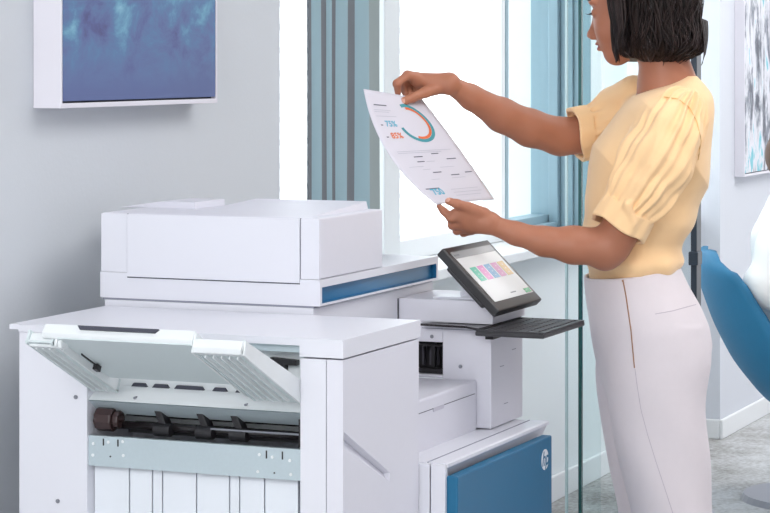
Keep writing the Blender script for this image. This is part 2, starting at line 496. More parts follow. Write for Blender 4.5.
obj('caster_base', box(UF+0.03, UE-0.02, VF0+0.03, v_le-0.03, 0.0, 0.029), M_black, fin)
# inside of the opening
obj('upper_rail', boxes([(UF+0.012, UF+0.03, v_r, v_l, 0.953, 0.9655)]), M_metal, fin)
obj('inner_panel', boxes([(UF+0.05, UF+0.06, v_r, v_l, 0.868, 0.9645)]), M_tray, fin)
# white guide plate with notches and screws
gp = bmesh.new()
nv = 60
zl0, zl1 = 0.852, 0.866
prism(gp, [(UF+0.004, zl0), (UF+0.012, zl0-0.001), (UF+0.05, zl1+0.002), (UF+0.046, zl1+0.008)], 'v', v_r, v_l)
obj('guide_plate', gp, M_tray, fin)
nt_ = bmesh.new()
for (a, b) in ((131, 147), (152, 169), (174, 204), (212, 227), (235, 248)):
    va, vb = on_u(a, UF+0.045), on_u(b, UF+0.045)
    prism(nt_, [(va, 0.8735), (va-0.005, 0.8800), (vb+0.005, 0.8800), (vb, 0.8735)], 'u', UF+0.045, UF+0.051)
obj('plate_notches', nt_, M_seam, fin)
obj('metal_lip', (lambda b: (prism(b, [(UF+0.006, 0.850), (UF+0.012, 0.851), (UF+0.05, 0.826), (UF+0.045, 0.824)], 'v', v_r, v_l), b)[1])(bmesh.new()), M_metal, fin)
for px, py in ((134, 398), (245, 405)):
    v = on_u(px, UF+0.01); z = zat(py, UF+0.01, v)
    sc_ = bmesh.new(); cyl(sc_, (UF+0.0105, v, z), (UF+0.03, v, z), 0.0022, n=12)
    obj('screw', sc_, M_screw, fin)
for px, py in ((76, 397), (58, 501)):
    v = on_u(px, UF); z = zat(py, UF, v)
    b = bmesh.new(); cyl(b, (UF-0.002, v, z), (UF+0.003, v, z), 0.0038, n=14)
    obj('screw', b, M_screw, fin)
# roller area
obj('roller_bay', box(UF+0.10, UF+0.11, v_r, v_l, 0.789, 0.85), M_tray, fin)
shb = bmesh.new()
cyl(shb, (UF+0.04, v_r+0.002, 0.806), (UF+0.04, v_l-0.01, 0.806), 0.0070, n=20)
cyl(shb, (UF+0.055, v_r+0.002, 0.824), (UF+0.055, v_l-0.05, 0.824), 0.0045, n=14)
obj('roller_shaft', shb, M_shaft, fin, smooth=True)
b = bmesh.new(); cyl(b, (UF+0.03, v_l-0.040, 0.816), (UF+0.03, v_l-0.006, 0.816), 0.0215, n=10); cyl(b, (UF+0.03, v_l-0.052, 0.816), (UF+0.03, v_l-0.040, 0.816), 0.016, n=10)
obj('knob', b, mat('knob_brown', (62, 46, 46), 0.2), fin, bevel=0.003)
for px in (166, 208, 242):
    v = on_u(px, UF+0.04)
    b = bmesh.new()
    prism(b, [(v-0.012, 0.800), (v+0.001, 0.798), (v+0.021, 0.844), (v+0.009, 0.846)], 'u', UF+0.028, UF+0.05)
    cyl(b, (UF+0.03, v-0.016, 0.803), (UF+0.03, v+0.016, 0.803), 0.0115, n=18)
    obj('pinch_roller', b, M_black, fin, bevel=0.001)
obj('dark_frame', boxes([(UF+0.02, UF+0.08, v_r+0.001, v_r+0.012, 0.790, 0.838), (UF+0.06, UF+0.09, v_r, v_l-0.05, 0.79, 0.806)]), M_black, fin)
obj('rod', (lambda b: (cyl(b, (UF+0.022, v_r+0.01, 0.8115), (UF+0.022, on_u(205, UF), 0.8115), 0.0018, n=8), b)[1])(bmesh.new()), M_screw, fin)
# sheet-metal cross bar with slots and punched dots
bar = obj('cross_bar', box(UF+0.006, UF+0.016, v_r, v_l, 0.736, 0.789), M_metal, fin)
for px, py0, py1 in ((103.5, 439, 446), (118, 440, 447), (266.5, 451, 459), (282.5, 452, 460)):
    v = on_u(px, UF+0.006)
    obj('slot', box(UF+0.0052, UF+0.0065, v-0.0012, v+0.0012, zat(py1, UF, v), zat(py0, UF, v)), M_black, bar)
for px, py in ((93.5, 444), (93, 455.5), (108.5, 442.5), (123, 442), (123.5, 456), (259.5, 455), (258, 472), (272.5, 457.5), (290, 461), (291, 475)):
    v = on_u(px, UF+0.006); z = zat(py, UF, v)
    dt = bmesh.new(); cyl(dt, (UF+0.0045, v, z), (UF+0.0065, v, z), 0.0028, n=12)
    obj('rivet', dt, M_tray, bar)
for px, py in ((110.5, 457), (274.5, 473.5)):
    v = on_u(px, UF+0.006); z = zat(py, UF, v)
    dt = bmesh.new(); cyl(dt, (UF+0.0048, v, z), (UF+0.0065, v, z), 0.0015, n=10)
    obj('hole', dt, M_black, bar)
# lower panels separated by dark gaps
edges = [87, 131, 154, 164, 198, 231, 241, 266, 300]
for a, b2 in zip(edges[:-1], edges[1:]):
    va, vb = on_u(a, UF+0.03), on_u(b2, UF+0.03)
    va = min(va, v_l); vb = max(vb, v_r)
    obj('inner_door_panel', box(UF+0.024, UF+0.035, vb+0.0012, va-0.0012, 0.05, 0.7355), mat('inner_panel_paint', (230, 235, 242), 0.4), fin, bevel=0.001)
obj('gap_backing', box(UF+0.04, UF+0.05, v_r, v_l, 0.05, 0.7355), M_black, fin)

# output flap hinged open: slopes up towards the viewer
hu, hz = UF+0.010, 0.868
ou, oz = 3.518, 0.978
L_ = math.hypot(hu-ou, oz-hz)
du, dz = (ou-hu)/L_, (oz-hz)/L_
nu, nz = -dz, du     # normal (points down-out)
if nz > 0: nu, nz = -nu, -nz
def FP(s, n, v):      # s: along slope from hinge, n: above the slope
    return (hu+du*s-nu*n, v, hz+dz*s-nz*n)
def fbox(bm, s0, s1, n0, n1, va, vb, taper=0.0):
    P = [FP(s0, n0, va), FP(s1, n0, va), FP(s1, n0, vb), FP(s0, n0, vb), FP(s0, n1, va), FP(s1, n1, va), FP(s1, n1, vb), FP(s0, n1, vb)]
    vs = [bm.verts.new(p) for p in P]
    for f in ((0, 3, 2, 1), (4, 5, 6, 7), (0, 1, 5, 4), (1, 2, 6, 5), (2, 3, 7, 6), (3, 0, 4, 7)):
        bm.faces.new([vs[i] for i in f])
    bmesh.ops.recalc_face_normals(bm, faces=bm.faces)
va_, vb_ = 1.726, 2.130
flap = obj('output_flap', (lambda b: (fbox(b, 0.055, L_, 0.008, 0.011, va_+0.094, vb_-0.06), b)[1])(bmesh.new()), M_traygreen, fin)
# left and right wings with ribs
for (w0, w1) in ((vb_-0.052, vb_), (va_, va_+0.088)):
    b = bmesh.new()
    fbox(b, 0.0, L_, 0.0, 0.003, w0, w1)
    fbox(b, 0.0, L_-0.002, -0.002, 0.022, w0, w0+0.004)
    fbox(b, 0.0, L_-0.002, -0.002, 0.022, w1-0.004, w1)
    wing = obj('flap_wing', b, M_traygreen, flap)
    b = bmesh.new()
    k = 4 if w1 > 2 else 6
    for i in range(1, k):
        v = w0+(w1-w0)*i/k
        fbox(b, 0.015, L_-0.018, -0.006, 0.0, v-0.001, v+0.001)
    obj('ribs', b, M_tray, flap)
# lips along the outer edge
def lip(bm, w0, w1, s_out, low, high):
    pr = [(s_out-0.022, low), (s_out, low-0.004), (s_out+0.006, low+0.004), (s_out+0.002, high), (s_out-0.022, high)]
    A = [bm.verts.new(FP(s, n, w0)) for s, n in pr]; B = [bm.verts.new(FP(s, n, w1)) for s, n in pr]
    bm.faces.new(A); bm.faces.new(B[::-1])
    for i in range(len(pr)):
        bm.faces.new((A[i], B[i], B[(i+1) % len(pr)], A[(i+1) % len(pr)]))
    bmesh.ops.recalc_face_normals(bm, faces=bm.faces)
b = bmesh.new(); lip(b, vb_-0.065, vb_, L_-0.012, 0.0, 0.020); obj('flap_lip', b, M_tray, flap, bevel=0.002)
b = bmesh.new(); lip(b, va_, va_+0.088, L_, 0.0, 0.020); obj('flap_lip', b, M_tray, flap, bevel=0.002)
b = bmesh.new(); lip(b, va_+0.092, vb_-0.03, L_-0.002, 0.012, 0.034); ml = obj('flap_lip', b, M_tray, flap, bevel=0.002)
# dark finger recess in the middle lip
b = bmesh.new()
c0, c1 = on_u(151, 3.512), on_u(76, 3.512)
P = [FP(L_+0.0062, 0.0245, c1), FP(L_+0.0062, 0.0245, c0), FP(L_+0.005, 0.0315, c0-0.006), FP(L_+0.005, 0.0315, c1+0.006)]
q = [FP(L_-0.001, 0.0245, c1), FP(L_-0.001, 0.0245, c0), FP(L_-0.001, 0.0315, c0-0.006), FP(L_-0.001, 0.0315, c1+0.006)]
A = [b.verts.new(p) for p in P]; B = [b.verts.new(p) for p in q]
b.faces.new(A); b.faces.new(B[::-1])
for i in range(4): b.faces.new((A[i], B[i], B[(i+1) % 4], A[(i+1) % 4]))
bmesh.ops.recalc_face_normals(b, faces=b.faces)
obj('finger_grip', b, M_seam, flap)
b = bmesh.new()
fbox(b, 0.12, 0.135, -0.004, 0.006, vb_-0.078, vb_-0.070)
fbox(b, 0.135, 0.19, 0.002, 0.005, vb_-0.0755, vb_-0.0745)
obj('latch', b, M_black, flap)
# wall between middle panel and right wing (tray sides)
def side_wall(w0, w1, h0, h1, s0=0.0):
    b = bmesh.new()
    pr_ = [(s0, -0.003), (L_-0.004, -0.003), (L_-0.001, h1), (s0+0.012, h0), (s0, h0*0.7)]
    A = [b.verts.new(FP(q, n, w0)) for q, n in pr_]; B = [b.verts.new(FP(q, n, w1)) for q, n in pr_]
    b.faces.new(A); b.faces.new(B[::-1])
    for i in range(5): b.faces.new((A[i], B[i], B[(i+1) % 5], A[(i+1) % 5]))
    bmesh.ops.recalc_face_normals(b, faces=b.faces)
    obj('flap_side_wall', b, M_tray, flap)
side_wall(va_-0.003, va_+0.001, 0.034, 0.020)
side_wall(va_+0.089, va_+0.093, 0.034, 0.030, 0.02)
side_wall(vb_-0.059, vb_-0.055, 0.034, 0.030, 0.02)
# black sensor arm beneath the rail on the right
b = bmesh.new()
s0, s1 = on_u(298.5, UF+0.045), on_u(272, UF+0.045)
zt = zat(360, UF+0.045, s0)
prism(b, [(s0, zt), (s1, zt+0.003), (s1-0.006, zt-0.007), (s1-0.010, zt-0.010), (s1-0.011, zt-0.022), (s1-0.015, zt-0.028), (s1-0.028, zt-0.028), (s1-0.029, zt-0.009), (s0, zt-0.009)], 'u', UF+0.036, UF+0.049)
obj('sensor_arm', b, M_black, fin)

# ------------------------------------------------------------------ printer
UN, UX = 4.09, 4.69
VS = 1.847     # scanner front plane
VB = 1.690     # lower body front plane
VC = 1.660     # control column front plane
UC = 4.50
pr = thing('printer', 'large white office printer with blue drawer front, scanner and tilted touchscreen', 'printer', (4.4, 1.95, 0))
obj('body', boxes([(UN, UX-0.002, VB, 2.30, 0.04, 0.7145)]), M_plastic, pr, bevel=0.002)
# drawer deck (ledge) and its grip
vt = 1.592
obj('caster_base', box(UN+0.04, UX-0.04, 1.66, 2.26, 0.0, 0.04), M_black, pr)
led = bmesh.new()
prism(led, [(VB, 0.69), (vt+0.014, 0.692), (vt+0.004, 0.7115), (vt, 0.713), (vt, 0.719), (vt+0.003, 0.721), (VB, 0.719)], 'u', UN, 4.652)
obj('drawer_ledge', led, M_plastic2, pr)
obj('ledge_groove', boxes([(UN, 4.645, vt+0.038, vt+0.040, 0.7188, 0.7214)]), M_seaml, pr)
obj('ledge_side', boxes([(UN-0.012, UN-0.0005, vt+0.001, on_u(433.5, UN), 0.04, 0.719), (UN-0.012, UN-0.0005, on_u(432, UN), on_u(422, UN)+0.01, 0.04, 0.719)]), M_plastic2, pr)
obj('seam', box(UN-0.008, UN-0.0005, on_u(433.5, UN), on_u(432.4, UN), 0.04, 0.716), M_seaml, pr)
obj('drawer_recess', box(UN, 4.648, vt+0.024, VB, 0.04, 0.6895), mat('recess_grey', (186, 180, 196), 0.5), pr)
dr = obj('drawer_front', boxes([(UN-0.004, 4.613, 1.572, 1.594, 0.30, 0.6985)]), M_blue, pr, bevel=0.003)
obj('lower_drawer_front', box(UN-0.004, 4.613, 1.572, 1.594, 0.06, 0.296), M_blue, pr, bevel=0.003)
# round emblem with slanting letters
def text_geo(s, size, shear=0.0, bold=0.0):
    cu = bpy.data.curves.new('t', 'FONT'); cu.body = s; cu.size = size; cu.shear = shear; cu.offset = bold
    cu.align_x = 'CENTER'; cu.align_y = 'CENTER'
    o = bpy.data.objects.new('t', cu); COL.objects.link(o)
    bpy.context.view_layer.update()
    me = o.to_mesh()
    vs = [tuple(v.co) for v in me.vertices]; fs = [tuple(p.vertices) for p in me.polygons]
    o.to_mesh_clear()
    bpy.data.objects.remove(o); bpy.data.curves.remove(cu)
    return vs, fs
eu = on_v(544.5, 1.572); ez = zat(459.5, eu, 1.572)
b = bmesh.new(); cyl(b, (eu, 1.5705, ez), (eu, 1.5715, ez), 0.0205, n=40)
em = obj('emblem', b, mat('emblem_white', (240, 245, 250), 0.4), dr)
tv, tf = text_geo('hp', 0.040, 0.30, 0.0008)
obj('emblem_letters', ([(eu+x, 1.5702, ez+y+0.001) for x, y, _ in tv], tf), M_blue, em)
# shelf body (paper output bin floor)
shelf = bmesh.new()
zs = 0.816
pts = [(UN, zs-0.001)]
bx(shelf, UN, UC-0.001, VB, 2.30, 0.7150, zs)
obj('output_shelf', shelf, M_plastic, pr, bevel=0.004)
b = bmesh.new()
bx(b, on_v(421, VB)-0.05, on_v(474.5, VB), VB-0.0006, VB+0.0006, zat(413, on_v(421, VB), VB)-0.0005, zat(413, on_v(421, VB), VB)+0.0006)
obj('shelf_seam', b, M_seam, pr)
uu0, uu1 = on_v(433, VB), on_v(444, VB)
b = bmesh.new(); prism(b, [(uu0, 0.785), (uu1-0.004, 0.785), (uu1, 0.7925), (uu0, 0.7925)], 'v', VB-0.001, VB+0.0004)
obj('shelf_grip', b, mat('grip_grey', (206, 204, 216), 0.5), pr)
# upper body under the scanner
obj('upper_body', boxes([(UN, UX, VS+0.012, 2.30, zs+0.0005+0.08, 0.990)]), M_plastic2, pr, bevel=0.002)
obj('bin_back_wall', boxes([(UN, UX, 2.12, 2.29, zs+0.0005, zs+0.08)]), M_plastic2, pr)
# control column with the dark paper exit in its near side
ve0, ve1 = on_u(442.5, UC), 1.845
ze0, ze1 = zat(375, UC, ve0), zat(342.5, UC, ve0)
obj('control_column', boxes([(UC, UX-0.004, VC, ve0, 0.7215, 0.9225), (UC+0.0002, UX-0.004, ve0, 2.10, 0.816, ze0), (UC, UX-0.004, ve0, VS+0.011, ze1, 0.9225),
                             (UC+0.0002, UX-0.004, ve1, 2.10, ze0, zs+0.08), (UC+0.09, UX-0.004, ve0, ve1, ze0, ze1)]), M_plastic, pr, bevel=0.002)
obj('paper_exit', boxes([(UC+0.07, UC+0.088, ve0+0.001, ve1-0.001, ze0+0.001, ze1-0.001), (UC+0.01, UC+0.02, ve0+0.001, ve1, ze1-0.010, ze1-0.007), (UC+0.01, UC+0.03, ve0+0.001, ve1, ze0+0.001, ze0+0.010),
                         (UC+0.03, UC+0.04, ve0+0.028, ve0+0.036, ze0, ze1)]), M_black, pr)
obj('exit_ribs', boxes([(UC+0.05, UC+0.06, ve0+0.012+i*0.016, ve0+0.016+i*0.016, ze0+0.012, ze1-0.016) for i in range(4)]), mat('exit_grey', (84, 82, 92), 0.4), pr)
b = bmesh.new()
bx(b, UC+0.03, UC+0.031, VC-0.0006, VC+0.0003, 0, 0.001)
for px, py in ((432, 336.5), (460.5, 366.5)):
    v = on_u(px, UC); z = zat(py, UC, v)
    b2 = bmesh.new(); cyl(b2, (UC-0.0015, v, z), (UC+0.002, v, z), 0.0038, n=16)
    obj('screw', b2, M_screw, pr)
b.free()
for px, py in ((514, 349), (502, 366), (506, 403)):
    u = on_v(px, VC); z = zat(py, u, VC)
    obj('latch_mark', box(u-0.012, u+0.010, VC-0.0008, VC+0.0003, z-0.0006, z+0.0006), M_seaml, pr)
obj('column_seam', box(UC-0.0006, UC+0.0003, VC+0.001, on_u(422, UC), zat(328.8, UC, VC+0.1)-0.0007, zat(328.8, UC, VC+0.1)+0.0005), M_seaml, pr)
vv0_ = on_u(448, UC)
# head box carrying the touchscreen
obj('control_head', box(UC-0.002, UX-0.002, VC-0.004, VS+0.010, 0.9275, 0.973), M_plastic, pr, bevel=0.002)
obj('head_gap', box(UC+0.03, UX-0.006, VC+0.002, vv0_, 0.9226, 0.9274), M_seaml, pr)
b = bmesh.new()
vv = on_u(448, UC)
bx(b, UC+0.0015, UC+0.1, vv, VS+0.009, 0.9226, 0.9273)
obj('tray_slot', b, M_plastic2, pr)
obj('head_seam', box(UC-0.003, UC-0.0022, VS+0.0102, VS+0.0118, 0.93, 0.972), M_seam, pr)

# scanner unit
sz0, sz1, szt = 0.994, 1.043, 1.042
scn = bmesh.new()
SZ = [0.9985, 1.0285]
us0, us1 = UN+0.012, UX-0.006
def scanner(bm):
    bx(bm, UN+0.002, UX, VS+0.018, 2.31, sz0, sz1)            # core
    bx(bm, UN+0.002, UX, VS, VS+0.018, SZ[1], sz1)            # band above the recess
    bx(bm, UN+0.002, UX, VS, VS+0.018, sz0, SZ[0])            # band below
    bx(bm, UN+0.002, us0, VS, VS+0.018, SZ[0], SZ[1])
    bx(bm, us1-0.004, UX, VS, VS+0.018, SZ[0], SZ[1])
scanner(scn)
so = obj('scanner_unit', scn, M_plastic2, pr)
st = bmesh.new()
bx(st, us0+0.0003, us1-0.0045, VS+0.010, VS+0.0175, SZ[0]+0.0003, SZ[1]-0.0003)
bx(st, us1-0.0055, us1-0.0042, VS+0.0005, VS+0.010, SZ[0]+0.0003, SZ[1]-0.0003)
bx(st, us0+0.0003, us1-0.0045, VS+0.0005, VS+0.010, SZ[0]+0.0002, SZ[0]+0.0008)
bx(st, us0+0.0003, us0+0.0013, VS+0.0005, VS+0.010, SZ[0]+0.0003, SZ[1]-0.0003)
bx(st, us0+0.0003, us1-0.0045, VS+0.0005, VS+0.010, SZ[1]-0.0009, SZ[1]-0.0002)
obj('blue_strip', st, M_blued, so)
obj('base_seam', box(UN+0.004, UX-0.002, VS+0.0135, 2.305, 0.9902, 0.9938), M_seaml, pr)
# document feeder
ux = on_v(383.3, VS)
zt = 1.157
v1, v2 = on_u(301, UN+0.004), on_u(127.5, UN+0.004)
adf = obj('document_feeder', boxes([(UN+0.006, ux, VS+0.001, 2.309, sz1+0.0006, zt)]), M_plastic, pr, bevel=0.003)
dz0 = zat(281.5, UN, (v1+v2)/2)
obj('feeder_door', box(UN-0.0012, UN+0.006, v1+0.0012, v2-0.0012, dz0+0.003, zt-0.0015), M_plastic2, adf, bevel=0.0012)
obj('door_gap', boxes([(UN+0.0006, UN+0.0068, v1+0.0012, v2-0.0012, dz0+0.001, dz0+0.0028), (UN+0.0030, UN+0.0068, v1-0.0004, v1+0.0012, dz0, zt-0.001), (UN+0.0030, UN+0.0068, v2-0.0012, v2+0.0004, dz0, zt-0.001)]), M_seam, adf)
obj('feeder_skirt', box(UN+0.0022, UN+0.0062, VS+0.0015, v1-0.0004, sz1+0.0008, zt-0.0015), M_plastic2, adf)
obj('feeder_skirt', box(UN+0.0022, UN+0.0062, v2+0.0004, 2.308, sz1+0.0008, zt-0.0015), M_plastic2, adf)
# raised covers on top of the feeder
b = bmesh.new()
pv = [on_u(240, UN+0.16), on_u(256, UN+0.2), on_u(368, UN+0.285), on_u(368, UN+0.285)]
def wedge(bm, u0, u1, va, vb, zlow, zh, slope_v):
    # cover with a chamfer at its far (+v) end
    P = [(va, zlow), (va, zh), (vb-slope_v, zh), (vb, zlow)]
    prism(bm, P, 'u', u0, u1)
vc0, vc1 = on_u(368.5, ux-0.004), on_u(240, ux-0.004)
pa = [(UN+0.03, vc0, zt-0.0005), (ux-0.004, vc0, zt-0.0005), (ux-0.004, vc1, zt-0.0005), (UN+0.03, vc1, zt-0.0005)]
pb = [(UN+0.04, pa[0][1]+0.004, zt+0.0005), (ux-0.006, pa[1][1]+0.003, zt+0.0155), (ux-0.006, on_u(257, ux-0.004), zt+0.0155), (UN+0.05, vc1-0.02, zt+0.0005)]
A = [b.verts.new(p) for p in pa]; B = [b.verts.new(p) for p in pb]
b.faces.new(A[::-1]); b.faces.new(B)
for i in range(4): b.faces.new((A[i], A[(i+1) % 4], B[(i+1) % 4], B[i]))
obj('feeder_cover', b, M_plastic, adf, bevel=0.003)
b = bmesh.new()
ub_ = ux-0.004
prism(b, [(on_u(225, ub_), zt-0.001), (on_u(225, ub_), zt+0.013), (on_u(190, ub_), zt+0.013), (on_u(150, ub_), zt-0.001)], 'u', UN+0.17, ub_)
obj('feeder_guide', b, M_plastic, adf, bevel=0.002)

# touchscreen
tl = np.array(W(441, 249.5, 4.745)); tr_ = None
u0, v0, z0 = 4.418, 1.612, 0.964       # lower near corner
uw = 0.252
vtop, ztop = 1.731, 1.082
ax = Vector((1, 0, 0)); ay = Vector((0, vtop-v0, ztop-z0)); hgt = ay.length; ay.normalize()
an = ax.cross(ay).normalized()          # faces the user
if an.y > 0: an = -an
def TP(a, b_, n): return Vector((u0, v0, z0))+ax*a+ay*b_+an*n
def tbox(bm, a0, a1, b0, b1, n0, n1):
    P = [TP(a0, b0, n0), TP(a1, b0, n0), TP(a1, b1, n0), TP(a0, b1, n0), TP(a0, b0, n1), TP(a1, b0, n1), TP(a1, b1, n1), TP(a0, b1, n1)]
    vs = [bm.verts.new(p) for p in P]
    for f in ((0, 3, 2, 1), (4, 5, 6, 7), (0, 1, 5, 4), (1, 2, 6, 5), (2, 3, 7, 6), (3, 0, 4, 7)):
        bm.faces.new([vs[i] for i in f])
    bmesh.ops.recalc_face_normals(bm, faces=bm.faces)
b = bmesh.new(); tbox(b, 0, uw, 0, hgt, -0.019, 0)
ts = obj('touchscreen', b, M_bezel, pr, bevel=0.003)
b = bmesh.new(); tbox(b, 0.012, uw-0.03, 0.03, hgt-0.03, -0.03, -0.019); obj('screen_back', b, M_dark, ts, bevel=0.006)
sa0, sa1, sb0, sb1 = 0.016, uw-0.014, 0.022, hgt-0.014
def em_mat(name, rgb, s=0.75): return mat(name, rgb, 0.25, emit=rgb, estr=s*0.22)
b = bmesh.new(); tbox(b, sa0, sa1, sb0, sb1, 0.0, 0.0006)
scr = obj('display', b, em_mat('display_grey', (206, 208, 208)), ts)
b = bmesh.new(); tbox(b, sa0, sa1, sb1-0.017, sb1, 0.0006, 0.0010); obj('status_bar', b, em_mat('bar_grey', (140, 142, 144)), scr)
cols = [(92, 178, 154), (196, 124, 172), (92, 146, 186), (196, 124, 172), (196, 164, 100)]
tw = (sa1-sa0)*0.145
for i, c in enumerate(cols):
    a0 = sa0+(sa1-sa0)*0.10+i*(tw+0.0065)
    b = bmesh.new(); tbox(b, a0, a0+tw, sb0+0.052, sb0+0.088, 0.0006, 0.0010)
    t = obj('app_tile', b, em_mat('tile_%d_%d' % (c[0], c[2]), c), scr)
    b = bmesh.new()
    for k in range(3): tbox(b, a0+tw*0.4, a0+tw*0.62, sb0+0.058+k*0.010, sb0+0.0605+k*0.010, 0.0010, 0.0012)
    obj('tile_marks', b, em_mat('tile_mark_%d_%d' % (c[0], c[2]), tuple(int(x*0.6+90) for x in c)), t)
b = bmesh.new(); tbox(b, sa1-0.036, sa1-0.003, sb0+0.002, sb0+0.013, 0.0006, 0.0010); obj('start_button', b, em_mat('button_green', (40, 150, 84)), scr)
b = bmesh.new(); tbox(b, sa0+0.11, sa0+0.14, sb0+0.010, sb0+0.0125, 0.0006, 0.0010); obj('screen_text', b, em_mat('mark_grey', (120, 124, 128)), scr)
b = bmesh.new(); tbox(b, sa0+0.003, sa0+0.03, sb1-0.011, sb1-0.007, 0.0010, 0.0012); obj('screen_text', b, em_mat('mark_grey', (120, 124, 128)), scr)
b = bmesh.new(); cyl(b, (u0+0.13, 1.735, 0.974), (u0+0.13, 1.69, 1.010), 0.014, n=20); bx(b, u0+0.10, u0+0.16, 1.70, 1.79, 0.9732, 0.977)
obj('screen_neck', b, M_plastic2, pr)
# keyboard tray
kb = bmesh.new()
ku0, ku1, kv0, kv1 = 4.418, 4.672, 1.522, 1.664
kz = 0.9225
bx(kb, ku0, ku1, kv0, kv1, kz-0.009, kz)
kt = obj('keyboard_tray', kb, M_dark, pr, bevel=0.003)
obj('tray_rim', boxes([(ku0+0.002, ku1-0.002, kv0+0.001, kv0+0.012, kz, kz+0.003), (ku0+0.002, ku1-0.002, kv1-0.008, kv1-0.001, kz, kz+0.003), (ku0+0.001, ku0+0.008, kv0+0.012, kv1-0.008, kz, kz+0.003), (ku1-0.008, ku1-0.001, kv0+0.012, kv1-0.008, kz, kz+0.003)]), M_dark, kt)
M_key = mat('key_dark', (66, 66, 70), 0.5); key0 = None
for r_ in range(5):
    for c_ in range(13):
        a = ku0+0.012+c_*0.0178; q = kv0+0.018+r_*0.0225
        obj('key', box(a, a+0.0155, q, q+0.019, kz, kz+0.003), M_key, kt, bevel=0.0008, seg=1)
b = bmesh.new()
prism(b, [(4.46, 1.70), (4.47, 1.80), (4.49, 1.80), (4.56, 1.70), (4.56, 1.66), (4.43, 1.66)], 'z', 0.9228, 0.9268)
obj('tray_arm', b, M_shaft, kt)
obj('tray_latch', box(4.455, 4.50, 1.640, 1.656, kz-0.019, kz-0.0095), M_black, kt)

